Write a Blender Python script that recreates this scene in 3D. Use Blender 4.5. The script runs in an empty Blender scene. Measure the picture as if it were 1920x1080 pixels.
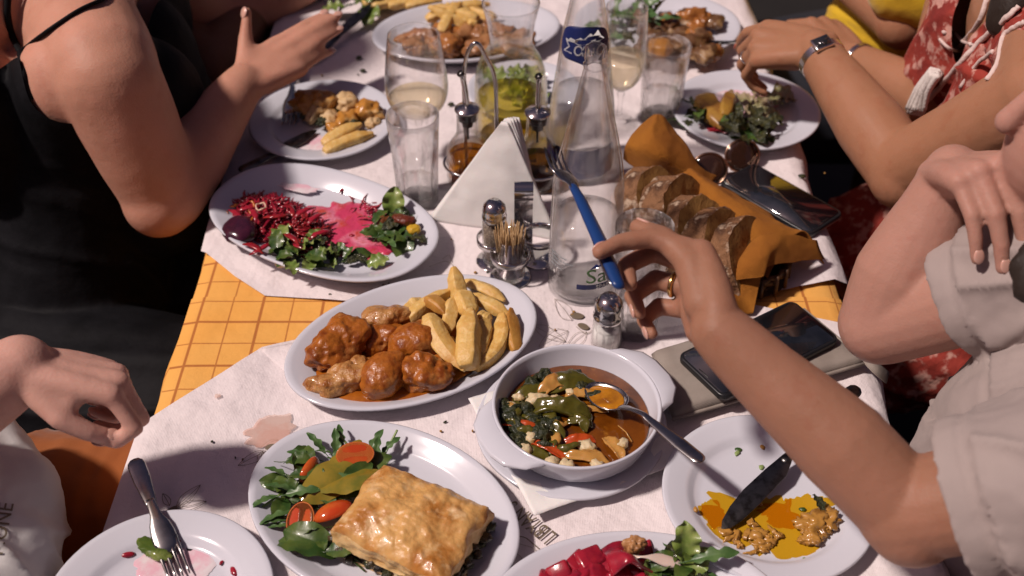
import bpy, bmesh, math, random
from mathutils import Vector, Matrix, noise
random.seed(7)
sc = bpy.context.scene
COL = sc.collection
R = math.radians
V = Vector
# ------------------------------------------------------------------ camera, sky, sun, exposure
TZ = 0.75                       # height of the table top
EYE = 0.90                      # camera height above the table top
PITCH, FPX = R(41.2), 2100.0
cam = bpy.data.cameras.new('camera'); camo = bpy.data.objects.new('camera', cam); COL.objects.link(camo)
camo.location = (0, 0, TZ + EYE); camo.rotation_euler = (R(90) - PITCH, 0, 0)
cam.sensor_width = 36; cam.lens = FPX / 1920 * 36; cam.clip_start = .02; cam.clip_end = 200
cam.dof.use_dof = True; cam.dof.focus_distance = 1.17; cam.dof.aperture_fstop = 4.5
sc.camera = camo
w = bpy.data.worlds.new('World'); sc.world = w; w.use_nodes = True
nt = w.node_tree; bg = nt.nodes['Background']
SUN_DIR = V((1.0, 0.22, -1.42)).normalized()      # the way the light travels
sky = nt.nodes.new('ShaderNodeTexSky'); sky.sky_type = 'NISHITA'; sky.sun_disc = False
sky.sun_elevation = math.asin(-SUN_DIR.z); sky.sun_rotation = math.atan2(-SUN_DIR.x, -SUN_DIR.y)
sky.dust_density = 4.0; sky.ozone_density = 2.0
tint = nt.nodes.new('ShaderNodeMix'); tint.data_type = 'RGBA'; tint.blend_type = 'MULTIPLY'
tint.inputs[0].default_value = 1; tint.inputs[7].default_value = (1.0, .66, .74, 1)
nt.links.new(sky.outputs[0], tint.inputs[6]); nt.links.new(tint.outputs[2], bg.inputs[0])
bg.inputs[1].default_value = 0.031
sun = bpy.data.lights.new('sun', 'SUN'); sun.energy = 3.75; sun.angle = R(4.5); sun.color = (1, .86, .79)
suno = bpy.data.objects.new('sun', sun); COL.objects.link(suno)
suno.rotation_euler = SUN_DIR.to_track_quat('-Z', 'Y').to_euler(); suno.location = (-4, 1, 5)
sc.view_settings.view_transform = 'Standard'; sc.view_settings.look = 'None'
sc.view_settings.exposure = 0.0; sc.view_settings.gamma = 1; sc.view_settings.use_curve_mapping = False
cy = sc.cycles
try:
    cy.use_denoising = True; cy.denoiser = 'OPENIMAGEDENOISE'
except Exception: pass
cy.max_bounces = 12; cy.transmission_bounces = 10; cy.transparent_max_bounces = 24; cy.glossy_bounces = 6; cy.diffuse_bounces = 3
cy.caustics_reflective = False; cy.caustics_refractive = False; cy.sample_clamp_indirect = 6
# ------------------------------------------------------------------ pixel -> place helpers (photo pixels, 1920 x 1080)
CP, SP = math.cos(PITCH), math.sin(PITCH)
def P(u, v, z=0.0):
    """world point at height z above the table seen at photo pixel (u, v)"""
    x, y = (u - 960) / FPX, -(v - 540) / FPX
    d = V((x, CP + y * SP, -SP + y * CP)); t = (EYE - z) / -d.z
    return V((d.x * t, d.y * t, TZ + z))
def PD(u, v, dist):
    """world point on the ray of pixel (u, v) at a distance from the lens"""
    x, y = (u - 960) / FPX, -(v - 540) / FPX
    d = V((x, CP + y * SP, -SP + y * CP)).normalized()
    return V((0, 0, TZ + EYE)) + d * dist
def PX(u, v, x):
    """world point on the ray of pixel (u, v) in the plane X = x"""
    dx, y = (u - 960) / FPX, -(v - 540) / FPX
    d = V((dx, CP + y * SP, -SP + y * CP)); t = x / d.x
    return V((0, 0, TZ + EYE)) + d * t
def depth(p): return p.y * CP - (p.z - TZ - EYE) * SP
def Qv(p):
    q = p - V((0, 0, TZ + EYE)); zc = q.y * CP - q.z * SP
    return 540 - FPX * (q.y * SP + q.z * CP) / zc
def zfor(base, v):
    """height above the table over base at which photo row v is met"""
    lo, hi = -.1, .8
    for _ in range(40):
        m = (lo + hi) / 2
        if Qv(V((base.x, base.y, TZ + m))) > v: lo = m
        else: hi = m
    return (lo + hi) / 2
def prof(base, rows):
    """(row, half width in px) -> (radius, height) for a turned thing standing at base"""
    out = []
    for v, hw in rows:
        z = zfor(base, v); out.append((hw * depth(V((base.x, base.y, TZ + z))) / FPX, z))
    return out
# ------------------------------------------------------------------ materials
def lin(c):
    return tuple((x / 12.92 if x <= .04045 else ((x + .055) / 1.055) ** 2.4) for x in c)
def s8(r, g, b): return lin((r / 255, g / 255, b / 255))
MATS = {}
def nd(t, typ, **k):
    n = t.nodes.new(typ)
    for a, b in k.items(): setattr(n, a, b)
    return n
def mat(name, col, rough=.5, metal=0, sss=0, ssr=(1, .35, .2), sscale=.01, coat=0, spec=.5, trans=0, ior=1.45, sheen=0,
        nz=None, nz2=None, bump=None, bump2=None, alpha=1, uv=False):
    """nz = (scale, colour, lo, hi): a noise-driven second colour; bump = (scale, strength, distance[, detail])"""
    m = bpy.data.materials.new(name); m.use_nodes = True; t = m.node_tree; p = t.nodes['Principled BSDF']; MATS[name] = m
    L = t.links.new
    p.inputs['Base Color'].default_value = (*col, 1); p.inputs['Roughness'].default_value = rough
    p.inputs['Metallic'].default_value = metal; p.inputs['Specular IOR Level'].default_value = spec
    p.inputs['IOR'].default_value = ior; p.inputs['Transmission Weight'].default_value = trans; p.inputs['Alpha'].default_value = alpha
    p.inputs['Coat Weight'].default_value = coat; p.inputs['Coat Roughness'].default_value = .08
    if sheen: p.inputs['Sheen Weight'].default_value = sheen
    if sss:
        p.inputs['Subsurface Weight'].default_value = sss; p.inputs['Subsurface Radius'].default_value = ssr
        p.inputs['Subsurface Scale'].default_value = sscale
    tc = nd(t, 'ShaderNodeTexCoord'); co = tc.outputs['UV' if uv else 'Object']
    cur = None
    for z in (nz, nz2):
        if not z: continue
        n = nd(t, 'ShaderNodeTexNoise'); n.inputs['Scale'].default_value = z[0]; n.inputs['Detail'].default_value = 5
        n.inputs['Roughness'].default_value = .6; L(co, n.inputs['Vector'])
        mr = nd(t, 'ShaderNodeMapRange'); mr.inputs[1].default_value = z[2]; mr.inputs[2].default_value = z[3]; L(n.outputs[0], mr.inputs[0])
        mx = nd(t, 'ShaderNodeMix', data_type='RGBA'); L(mr.outputs[0], mx.inputs[0])
        mx.inputs[6].default_value = (*col, 1); mx.inputs[7].default_value = (*z[1], 1)
        if cur: L(cur, mx.inputs[6])
        cur = mx.outputs[2]
    if cur: L(cur, p.inputs['Base Color'])
    nb = None
    for b in (bump, bump2):
        if not b: continue
        n = nd(t, 'ShaderNodeTexNoise'); n.inputs['Scale'].default_value = b[0]; n.inputs['Detail'].default_value = b[3] if len(b) > 3 else 4
        L(co, n.inputs['Vector'])
        q = nd(t, 'ShaderNodeBump'); q.inputs['Strength'].default_value = b[1]; q.inputs['Distance'].default_value = b[2]
        L(n.outputs[0], q.inputs['Height'])
        if nb: L(nb, q.inputs['Normal'])
        nb = q.outputs[0]
    if nb: L(nb, p.inputs['Normal'])
    return m
def weave(m, scale, strength, dist, uv=False):
    """add a woven / ribbed relief to a principled material"""
    t = m.node_tree; p = t.nodes['Principled BSDF']; L = t.links.new
    tc = nd(t, 'ShaderNodeTexCoord'); hs = []
    for d in ('X', 'Y'):
        wv = nd(t, 'ShaderNodeTexWave', wave_type='BANDS', bands_direction=d); wv.inputs['Scale'].default_value = scale
        wv.inputs['Distortion'].default_value = .6; wv.inputs['Detail'].default_value = 1
        L(tc.outputs['UV' if uv else 'Object'], wv.inputs['Vector']); hs.append(wv)
    a = nd(t, 'ShaderNodeMath', operation='MULTIPLY'); L(hs[0].outputs['Fac'], a.inputs[0]); L(hs[1].outputs['Fac'], a.inputs[1])
    q = nd(t, 'ShaderNodeBump'); q.inputs['Strength'].default_value = strength; q.inputs['Distance'].default_value = dist
    L(a.outputs[0], q.inputs['Height'])
    if p.inputs['Normal'].links: L(p.inputs['Normal'].links[0].from_socket, q.inputs['Normal'])
    L(q.outputs[0], p.inputs['Normal']); return m
def facing(t, lo, hi, power=4):
    lw = nd(t, 'ShaderNodeLayerWeight'); lw.inputs[0].default_value = .5
    pw = nd(t, 'ShaderNodeMath', operation='POWER'); pw.inputs[1].default_value = power; t.links.new(lw.outputs['Facing'], pw.inputs[0])
    mr = nd(t, 'ShaderNodeMapRange'); mr.inputs[3].default_value = lo; mr.inputs[4].default_value = hi; t.links.new(pw.outputs[0], mr.inputs[0])
    return mr.outputs[0]
def glassmat(name, tintc=(1, 1, 1), edge=.85, base=.025, rough=.01, refl=.8):
    """thin-walled glass: clear face on, refracting and mirroring towards its edges"""
    m = bpy.data.materials.new(name); m.use_nodes = True; t = m.node_tree; L = t.links.new; MATS[name] = m
    t.nodes.remove(t.nodes['Principled BSDF']); o = t.nodes['Material Output']
    tr = nd(t, 'ShaderNodeBsdfTransparent'); tr.inputs[0].default_value = (*[c * .995 for c in tintc], 1)
    gl = nd(t, 'ShaderNodeBsdfGlass'); gl.inputs['Color'].default_value = (*tintc, 1); gl.inputs['Roughness'].default_value = rough; gl.inputs['IOR'].default_value = 1.3
    mx = nd(t, 'ShaderNodeMixShader'); L(facing(t, base, edge, 2.2), mx.inputs[0]); L(tr.outputs[0], mx.inputs[1]); L(gl.outputs[0], mx.inputs[2])
    gs = nd(t, 'ShaderNodeBsdfGlossy'); gs.inputs['Roughness'].default_value = .07
    m2 = nd(t, 'ShaderNodeMixShader'); L(facing(t, .035, refl, 5), m2.inputs[0]); L(mx.outputs[0], m2.inputs[1]); L(gs.outputs[0], m2.inputs[2])
    L(m2.outputs[0], o.inputs[0]); return m
def liquid(name, c, dens=.85):
    m = bpy.data.materials.new(name); m.use_nodes = True; t = m.node_tree; L = t.links.new; MATS[name] = m
    t.nodes.remove(t.nodes['Principled BSDF']); o = t.nodes['Material Output']
    tr = nd(t, 'ShaderNodeBsdfTransparent'); tr.inputs[0].default_value = (*c, 1)
    rf = nd(t, 'ShaderNodeBsdfRefraction'); rf.inputs[0].default_value = (*c, 1); rf.inputs['IOR'].default_value = 1.15
    mx = nd(t, 'ShaderNodeMixShader'); mx.inputs[0].default_value = 1 - dens; L(tr.outputs[0], mx.inputs[1]); L(rf.outputs[0], mx.inputs[2])
    gs = nd(t, 'ShaderNodeBsdfGlossy'); gs.inputs['Roughness'].default_value = .04
    m2 = nd(t, 'ShaderNodeMixShader'); L(facing(t, .03, .5, 5), m2.inputs[0]); L(mx.outputs[0], m2.inputs[1]); L(gs.outputs[0], m2.inputs[2])
    L(m2.outputs[0], o.inputs[0]); return m
ceramic = mat('ceramic', (.59, .595, .655), .16, coat=.4, bump=(14, .03, .002))
chrome = mat('chrome', (.62, .61, .60), .13, 1, bump=(300, .02, .0005))
steel = mat('steel', (.48, .47, .46), .24, 1, nz=(60, (.30, .29, .28), .45, .7), bump=(120, .05, .0005))
darksteel = mat('dark_steel', (.16, .155, .15), .3, 1, nz=(80, (.06, .055, .05), .45, .65), bump=(90, .2, .0008))
glass = glassmat('clear_glass'); ribglass = glassmat('ribbed_glass', edge=.92, base=.22, rough=.01, refl=.75)
thickglass = glassmat('thick_glass', edge=.85, base=.35, rough=.01)
wine = liquid('white_wine', (.985, .94, .80), .75); oil = liquid('amber_oil', (.84, .52, .08), .9); oliveoil = liquid('green_wine', (.94, .82, .32), .85)
water = liquid('water', (.98, .985, .985), .86); broth = mat('broth', (.085, .022, .002), .06, coat=.5, nz=(22, (.17, .048, .004), .42, .62), nz2=(60, (.27, .10, .008), .57, .68), bump=(45, .3, .003))
sauce = mat('sauce', (.24, .062, .006), .10, coat=.4, nz=(45, (.40, .125, .012), .4, .7), bump=(50, .25, .003))
meat = mat('stewed_chicken', (.36, .110, .014), .34, sss=.08, sscale=.004, coat=.08, nz=(48, (.19, .042, .005), .44, .6), nz2=(30, (.50, .23, .065), .56, .74), bump=(55, .6, .006, 6), bump2=(220, .25, .0015))
meatpale = mat('pale_chicken', (.46, .23, .075), .32, sss=.1, sscale=.004, coat=.25, nz=(60, (.27, .08, .012), .45, .62), bump=(75, .9, .006, 8), bump2=(260, .5, .002))
friesm = mat('fried_potato', (.62, .39, .115), .48, sss=.2, sscale=.005, ssr=(1, .6, .2), nz=(22, (.50, .24, .04), .52, .74), nz2=(120, (.72, .52, .22), .48, .72), bump=(90, .5, .003, 6), bump2=(350, .4, .001))
friesb = mat('browned_potato', (.48, .24, .05), .48, sss=.15, sscale=.005, nz=(25, (.32, .12, .016), .46, .68), bump=(90, .5, .003, 6), bump2=(350, .4, .001))
beetm = mat('beetroot_shred', (.24, .010, .018), .2, sss=.2, sscale=.004, coat=.3, nz=(90, (.42, .035, .03), .45, .65))
beetdk = mat('beetroot_dark', (.035, .008, .02), .2, coat=.4, nz=(60, (.07, .012, .03), .4, .7), bump=(70, .3, .002))
beetred = mat('beetroot_red', (.33, .014, .03), .24, sss=.15, sscale=.004, coat=.25, nz=(50, (.17, .006, .02), .42, .62), bump=(80, .3, .002))
carrotm = mat('carrot_shred', (.55, .16, .025), .3, coat=.2)
pinksauce = mat('pink_sauce', (.56, .05, .12), .22, coat=.3, nz=(22, (.74, .30, .40), .50, .66), nz2=(48, (.48, .05, .03), .50, .66), bump=(55, .9, .005, 6))
wilt = mat('wilted_lettuce', (.25, .24, .11), .4, sss=.1, sscale=.003, nz=(40, (.34, .26, .17), .45, .65), bump=(70, .5, .003))
oilthin = liquid('thin_yellow_oil', (.94, .70, .14), 1.0)
oilstain = mat('yellow_oil', (.62, .33, .015), .08, coat=.5, nz=(40, (.72, .45, .06), .45, .7), bump=(60, .3, .002))
thinpink = mat('thin_pink_juice', (.74, .45, .52), .12, coat=.4, nz=(40, (.74, .66, .68), .42, .6))
spin = mat('spinach_leaf', (.030, .070, .014), .36, sss=.08, sscale=.002, coat=.15, nz=(45, (.075, .115, .022), .45, .65), bump=(90, .3, .002))
rocket = mat('rocket_leaf', (.05, .11, .03), .38, nz=(60, (.09, .16, .05), .45, .65), bump=(90, .2, .002))
lett = mat('lettuce_leaf', (.13, .20, .035), .4, sss=.1, sscale=.003, coat=.12, nz=(40, (.26, .31, .09), .47, .72), bump=(70, .4, .002))
dress = mat('mustard_dressed_leaf', (.24, .175, .022), .13, coat=.5, nz=(40, (.14, .14, .02), .5, .68), bump=(50, .2, .002))
stemm = mat('leaf_stem', (.22, .30, .10), .4)
herbdk = mat('cooked_greens', (.018, .024, .008), .4, coat=.15, nz=(110, (.055, .055, .015), .48, .62), bump=(220, 1, .004, 6))
pepg = mat('green_pepper', (.085, .075, .010), .2, sss=.1, sscale=.004, coat=.4, nz=(45, (.05, .045, .006), .45, .62), nz2=(30, (.17, .13, .02), .55, .7), bump=(90, .4, .002))
pepr = mat('red_pepper', (.42, .06, .010), .15, sss=.1, sscale=.004, coat=.5, nz=(40, (.36, .03, .008), .45, .65))
onion = mat('stewed_onion', (.46, .24, .06), .2, sss=.3, sscale=.005, coat=.4, nz=(50, (.30, .13, .025), .45, .65))
feta = mat('feta', (.60, .49, .30), .5, sss=.2, sscale=.004, nz=(60, (.45, .29, .10), .48, .66), bump=(110, .6, .003))
tomskin = mat('tomato_skin', (.48, .055, .012), .1, sss=.2, sscale=.005, coat=.5, nz=(30, (.55, .12, .02), .45, .7))
walnut = mat('nut', (.40, .20, .08), .4, bump=(90, .6, .004), nz=(70, (.22, .09, .03), .45, .65))
clothpaper = None
navy = mat('navy_label', (.012, .022, .11), .35)
white_print = mat('white_print', (.78, .78, .78), .4); green_print = mat('green_print', (.10, .23, .07), .4); dark_print = mat('dark_print', (.16, .125, .085), .6)
blueplastic = mat('blue_plastic', (.012, .045, .17), .3)
phoneb = mat('phone_case', (.012, .012, .014), .35); screen = mat('phone_screen', (.012, .014, .018), .05, coat=1, spec=.7, nz=(9, (.03, .032, .042), .5, .62), bump=(160, .03, .0003))
gold = mat('gold', (.75, .50, .20), .2, 1)
napm = mat('paper_napkin', (.76, .74, .72), .85, sss=.1, sscale=.003, bump=(60, .25, .003), bump2=(700, .25, .0006))
woodm = mat('dark_wood', (.045, .026, .016), .6, nz=(8, (.02, .012, .008), .4, .6))
# ------------------------------------------------------------------ mesh builder
class MB:
    def __init__(s): s.v, s.f, s.uv = [], [], None
    def add(s, vs, fs):
        o = len(s.v); s.v += [V(p) for p in vs]; s.f += [tuple(i + o for i in f) for f in fs]; return s
    def lathe(s, pr, n=40, sx=1, sy=1, mod=None, cx=0, cy=0, close=False, power=2):
        vs, fs = [], []
        for k, (r, z) in enumerate(pr):
            for i in range(n):
                a = 2 * math.pi * i / n; c, q = math.cos(a), math.sin(a)
                if power != 2:
                    g = (abs(c) ** power + abs(q) ** power) ** (-1 / power); c, q = c * g, q * g
                rr = r * (mod(a, z) if mod else 1); vs.append((cx + rr * c * sx, cy + rr * q * sy, z))
        m = len(pr)
        for k in range(m if close else m - 1):
            for i in range(n):
                j = (i + 1) % n; k2 = (k + 1) % m
                fs.append((k * n + i, k * n + j, k2 * n + j, k2 * n + i))
        if not close:
            if pr[0][0] > 1e-6: fs.append(tuple(reversed(range(n))))
            if pr[-1][0] > 1e-6: fs.append(tuple((m - 1) * n + i for i in range(n)))
        return s.add(vs, fs)
    def sweep(s, pts, rad, n=10, flat=1.0, up=None, caps=True, sec=None, round_ends=0, closed=False):
        """tube through pts; rad per point; flat squashes along the frame's second axis; sec = unit section polygon"""
        pts = [V(p) for p in pts]; m = len(pts)
        if not hasattr(rad, '__len__'): rad = [rad] * m
        rad = list(rad)
        if round_ends:
            k = round_ends; d0 = (pts[0] - pts[1]).normalized(); d1 = (pts[-1] - pts[-2]).normalized(); r0, r1 = rad[0], rad[-1]
            A = [(pts[0] + d0 * r0 * math.sin(R(90) * (1 - i / k)), r0 * math.cos(R(90) * (1 - i / k)) + 1e-5) for i in range(k)]
            B = [(pts[-1] + d1 * r1 * math.sin(R(90) * (i + 1) / k), r1 * math.cos(R(90) * (i + 1) / k) + 1e-5) for i in range(k)]
            pts = [a[0] for a in A] + pts + [b[0] for b in B]; rad = [a[1] for a in A] + rad + [b[1] for b in B]; m = len(pts)
        if sec is None: sec = [(math.cos(2 * math.pi * i / n), math.sin(2 * math.pi * i / n)) for i in range(n)]
        n = len(sec)
        T = [((pts[min(i + 1, m - 1)] - pts[max(i - 1, 0)]) if not closed else (pts[(i + 1) % m] - pts[i - 1])).normalized() for i in range(m)]
        u = V(up) if up is not None else (V((0, 0, 1)) if abs(T[0].z) < .9 else V((1, 0, 0)))
        vs, fs = [], []
        for i in range(m):
            u = (u - T[i] * u.dot(T[i])).normalized(); b = T[i].cross(u)
            for a, q in sec: vs.append(pts[i] + b * (a * rad[i]) + u * (q * rad[i] * flat))
        for i in range(m if closed else m - 1):
            for j in range(n):
                k = (j + 1) % n; i2 = (i + 1) % m
                fs.append((i * n + j, i * n + k, i2 * n + k, i2 * n + j))
        if caps and not closed:
            fs.append(tuple(reversed(range(n)))); fs.append(tuple((m - 1) * n + i for i in range(n)))
        return s.add(vs, fs)
    def ball(s, c, r, n=16, m=10, rot=None):
        c = V(c); r = V(r) if hasattr(r, '__len__') else V((r, r, r)); vs, fs = [], []
        for k in range(m + 1):
            t = math.pi * k / m
            for i in range(n):
                a = 2 * math.pi * i / n
                p = V((r.x * math.sin(t) * math.cos(a), r.y * math.sin(t) * math.sin(a), -r.z * math.cos(t)))
                if rot: p = rot @ p
                vs.append(c + p)
        for k in range(m):
            for i in range(n):
                j = (i + 1) % n; fs.append((k * n + i, k * n + j, (k + 1) * n + j, (k + 1) * n + i))
        return s.add(vs, fs)
    def grid(s, f, nu, nv, th=0):
        """surface f(a, b), a and b from 0 to 1; th > 0 makes a closed sheet of that thickness"""
        vs = [V(f(i / nu, j / nv)) for j in range(nv + 1) for i in range(nu + 1)]
        fs = [(j * (nu + 1) + i, j * (nu + 1) + i + 1, (j + 1) * (nu + 1) + i + 1, (j + 1) * (nu + 1) + i) for j in range(nv) for i in range(nu)]
        if th:
            N = [V((0, 0, 0)) for _ in vs]
            for q in fs:
                nn = (vs[q[2]] - vs[q[0]]).cross(vs[q[3]] - vs[q[1]])
                for i in q: N[i] += nn
            k = len(vs); lo = [p - q.normalized() * th for p, q in zip(vs, N)]
            ed = [(i, i + 1) for i in range(nu)] + [(nv * (nu + 1) + i + 1, nv * (nu + 1) + i) for i in range(nu)] + \
                 [((j + 1) * (nu + 1), j * (nu + 1)) for j in range(nv)] + [(j * (nu + 1) + nu, (j + 1) * (nu + 1) + nu) for j in range(nv)]
            fs = fs + [tuple(i + k for i in reversed(q)) for q in fs] + [(b, a, a + k, b + k) for a, b in ed]; vs = vs + lo
        return s.add(vs, fs)
    def box(s, x0, y0, z0, x1, y1, z1):
        return s.add([(x0, y0, z0), (x1, y0, z0), (x1, y1, z0), (x0, y1, z0), (x0, y0, z1), (x1, y0, z1), (x1, y1, z1), (x0, y1, z1)],
                     [(0, 3, 2, 1), (4, 5, 6, 7), (0, 1, 5, 4), (1, 2, 6, 5), (2, 3, 7, 6), (3, 0, 4, 7)])
    def prism(s, poly, z0, z1):
        n = len(poly)
        return s.add([(x, y, z0) for x, y in poly] + [(x, y, z1) for x, y in poly],
                     [tuple(reversed(range(n))), tuple(range(n, 2 * n))] + [(i, (i + 1) % n, n + (i + 1) % n, n + i) for i in range(n)])
    def map(s, f): s.v = [V(f(p)) for p in s.v]; return s
    def xf(s, m): s.v = [m @ p for p in s.v]; return s
    def mesh(s, name, m, smooth=True, bevel=0, segs=2):
        me = bpy.data.meshes.new(name); me.from_pydata([p[:] for p in s.v], [], s.f); me.update()
        bm = bmesh.new(); bm.from_mesh(me); bmesh.ops.remove_doubles(bm, verts=bm.verts, dist=1e-6)
        if bevel:
            es = [e for e in bm.edges if len(e.link_faces) == 2 and e.calc_face_angle() > R(35)]
            bmesh.ops.bevel(bm, geom=es, offset=bevel, segments=segs, affect='EDGES', profile=.5, clamp_overlap=True)
        bmesh.ops.recalc_face_normals(bm, faces=bm.faces)
        bm.to_mesh(me); bm.free()
        if smooth: me.polygons.foreach_set('use_smooth', [True] * len(me.polygons))
        if m: me.materials.append(m)
        return me
    def obj(s, name, m, parent=None, smooth=True, bevel=0, segs=2, local=True, sharp=None):
        if parent is not None and not local:
            s.xf(parent.matrix_basis.inverted())
        me = s.mesh(name, m, smooth, bevel, segs)
        if smooth and sharp is not None: me.set_sharp_from_angle(angle=R(sharp))
        o = bpy.data.objects.new(name, me); COL.objects.link(o)
        if parent is not None: o.parent = parent
        return o
def tag(o, label=None, cat=None, group=None, kind=None):
    if label: o['label'] = label
    if cat: o['category'] = cat
    if group: o['group'] = group
    if kind: o['kind'] = kind
    return o
def thing(name, label, cat, loc=(0, 0, 0), rz=0, group=None, rot=None):
    o = bpy.data.objects.new(name, None); COL.objects.link(o); o.empty_display_size = .02
    o.location = loc
    if rot is not None: o.rotation_mode = 'QUATERNION'; o.rotation_quaternion = rot
    else: o.rotation_euler = (0, 0, rz)
    o.matrix_basis  # force
    return tag(o, label, cat, group)
def single(mb, name, m, label, cat, loc=(0, 0, 0), rz=0, group=None, rot=None, **k):
    """a thing that is one mesh, modelled in its own coordinates"""
    o = mb.obj(name, m, **k); o.location = loc
    if rot is not None: o.rotation_mode = 'QUATERNION'; o.rotation_quaternion = rot
    else: o.rotation_euler = (0, 0, rz)
    return tag(o, label, cat, group)
def frame_rot(x, up=(0, 0, 1)):
    x = V(x).normalized(); u = V(up); y = u.cross(x).normalized(); z = x.cross(y)
    return Matrix((x, y, z)).transposed().to_quaternion()
def fbm(p, o=3): return noise.fractal(p, 1.0, 2.0, o)
def smoothcurve(pts, n=6):
    pts = [V(p) for p in pts]; out = []
    for i in range(len(pts) - 1):
        p0, p1, p2, p3 = pts[max(i - 1, 0)], pts[i], pts[i + 1], pts[min(i + 2, len(pts) - 1)]
        for k in range(n):
            t = k / n
            out.append(.5 * ((2 * p1) + (p2 - p0) * t + (2 * p0 - 5 * p1 + 4 * p2 - p3) * t * t + (3 * p1 - p0 - 3 * p2 + p3) * t ** 3))
    return out + [pts[-1]]
def lerpl(vals, t):
    t = max(0, min(1, t)) * (len(vals) - 1); i = min(int(t), len(vals) - 2); return vals[i] + (vals[i + 1] - vals[i]) * (t - i)
# ------------------------------------------------------------------ ground and tables
gm = mat('stone_ground', (.010, .008, .007), .8, nz=(3, (.006, .005, .005), .4, .7), bump=(12, .4, .01))
g = MB().grid(lambda a, b: ((a - .5) * 160, (b - .5) * 160, 0), 2, 2).obj('ground', gm); tag(g, kind='structure')
def table(name, y0, y1, label):
    t = thing(name, label, 'table', (0, y0, 0))
    MB().box(-.375, 0, TZ - .035, .388, y1 - y0, TZ - .006).obj('tabletop', woodm, t, bevel=.004)
    for x in (-.33, .34):
        for y in (.08, y1 - y0 - .08):
            MB().box(x - .025, y - .025, 0, x + .025, y + .025, TZ - .036).obj('leg', woodm, t, bevel=.003)
table('dining_table', .22, .995, 'nearer wooden dining table under the checked cloth')
table('dining_table', 1.0, 2.9, 'farther wooden dining table standing end to end with the nearer one')
# checked cloth
cm = mat('checked_cloth', (.74, .34, .055), .85, uv=True, bump=(11, .6, .012, 5))
def checked(m):
    t = m.node_tree; p = t.nodes['Principled BSDF']; L = t.links.new
    tc = nd(t, 'ShaderNodeTexCoord'); sp = nd(t, 'ShaderNodeSeparateXYZ'); L(tc.outputs['UV'], sp.inputs[0])
    masks = []
    for ax in (0, 1):
        for off, wd, k in ((0, .0019, .85), (.5, .0010, .75)):
            a = nd(t, 'ShaderNodeMath', operation='MULTIPLY_ADD'); a.inputs[1].default_value = 1 / .0725; a.inputs[2].default_value = off + 40; L(sp.outputs[ax], a.inputs[0])
            f = nd(t, 'ShaderNodeMath', operation='FRACT'); L(a.outputs[0], f.inputs[0])
            b = nd(t, 'ShaderNodeMath', operation='SUBTRACT'); b.inputs[1].default_value = .5; L(f.outputs[0], b.inputs[0])
            c = nd(t, 'ShaderNodeMath', operation='ABSOLUTE'); L(b.outputs[0], c.inputs[0])
            r = nd(t, 'ShaderNodeMapRange'); r.inputs[1].default_value = wd * .6 / .0725; r.inputs[2].default_value = wd * 1.25 / .0725
            r.inputs[3].default_value = k; r.inputs[4].default_value = 0; L(c.outputs[0], r.inputs[0]); masks.append(r.outputs[0])
    cur = masks[0]
    for q in masks[1:]:
        mx = nd(t, 'ShaderNodeMath', operation='MAXIMUM'); L(cur, mx.inputs[0]); L(q, mx.inputs[1]); cur = mx.outputs[0]
    n = nd(t, 'ShaderNodeTexNoise'); n.inputs['Scale'].default_value = 9; n.inputs['Detail'].default_value = 6; L(tc.outputs['UV'], n.inputs['Vector'])
    m0 = nd(t, 'ShaderNodeMix', data_type='RGBA'); L(n.outputs[0], m0.inputs[0]); m0.inputs[6].default_value = (.78, .33, .045, 1); m0.inputs[7].default_value = (.78, .44, .12, 1)
    m1 = nd(t, 'ShaderNodeMix', data_type='RGBA'); L(cur, m1.inputs[0]); L(m0.outputs[2], m1.inputs[6]); m1.inputs[7].default_value = (.36, .10, .02, 1)
    L(m1.outputs[2], p.inputs['Base Color'])
checked(cm); weave(cm, 700, .25, .0006, uv=True)
XL, XR = -.388, .398
def cloth(name, y0, y1, z, label, drop=.24, front=False, seed=0):
    """cloth lying on the table top and hanging down both long sides"""
    o = thing(name, label, 'tablecloth', (0, y0, TZ))
    us = [-drop + drop * i / 12 for i in range(12)]; ny = 60
    xs = us + [i / 40 * (XR - XL) for i in range(41)] + [XR - XL + drop * (i + 1) / 12 for i in range(12)]
    vs, uvs = [], []
    for j in range(ny + 1):
        y = (y1 - y0) * j / ny
        for s in xs:
            if s < 0: d = -s; x = XL - .006 - .05 * d - .012 * math.sin(y * 38 + seed) * min(1, d / .1); zz = z - d
            elif s > XR - XL: d = s - XR + XL; x = XR + .006 + .05 * d + .012 * math.sin(y * 33 + seed + 1) * min(1, d / .1); zz = z - d
            else:
                e = min(s, XR - XL - s); x = XL + s; zz = z - .004 * max(0, 1 - e / .006) ** 2 + .0010 * fbm(V((x * 9, (y + y0) * 9, seed)), 3)
            vs.append((x, y, zz)); uvs.append((s + .0195, y + y0 + .012 + seed * .011))
    k = len(xs); fs = [(j * k + i, j * k + i + 1, (j + 1) * k + i + 1, (j + 1) * k + i) for j in range(ny) for i in range(k - 1)]
    mb = MB().add(vs, fs); me = bpy.data.meshes.new(name); me.from_pydata([p[:] for p in mb.v], [], mb.f)
    uvl = me.uv_layers.new(name='uv')
    for lp in me.loops: uvl.data[lp.index].uv = uvs[lp.vertex_index]
    me.polygons.foreach_set('use_smooth', [True] * len(me.polygons)); me.materials.append(cm)
    c = bpy.data.objects.new('cloth_sheet', me); COL.objects.link(c); c.parent = o
cloth('tablecloth', .20, P(430, 557).y, .0005, 'orange checked tablecloth under the oval platter of chicken and fries', seed=0)
cloth('tablecloth', P(430, 557).y - .015, 2.92, -.0025, 'orange checked tablecloth showing a strip beneath the far paper cover', seed=3)
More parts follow.
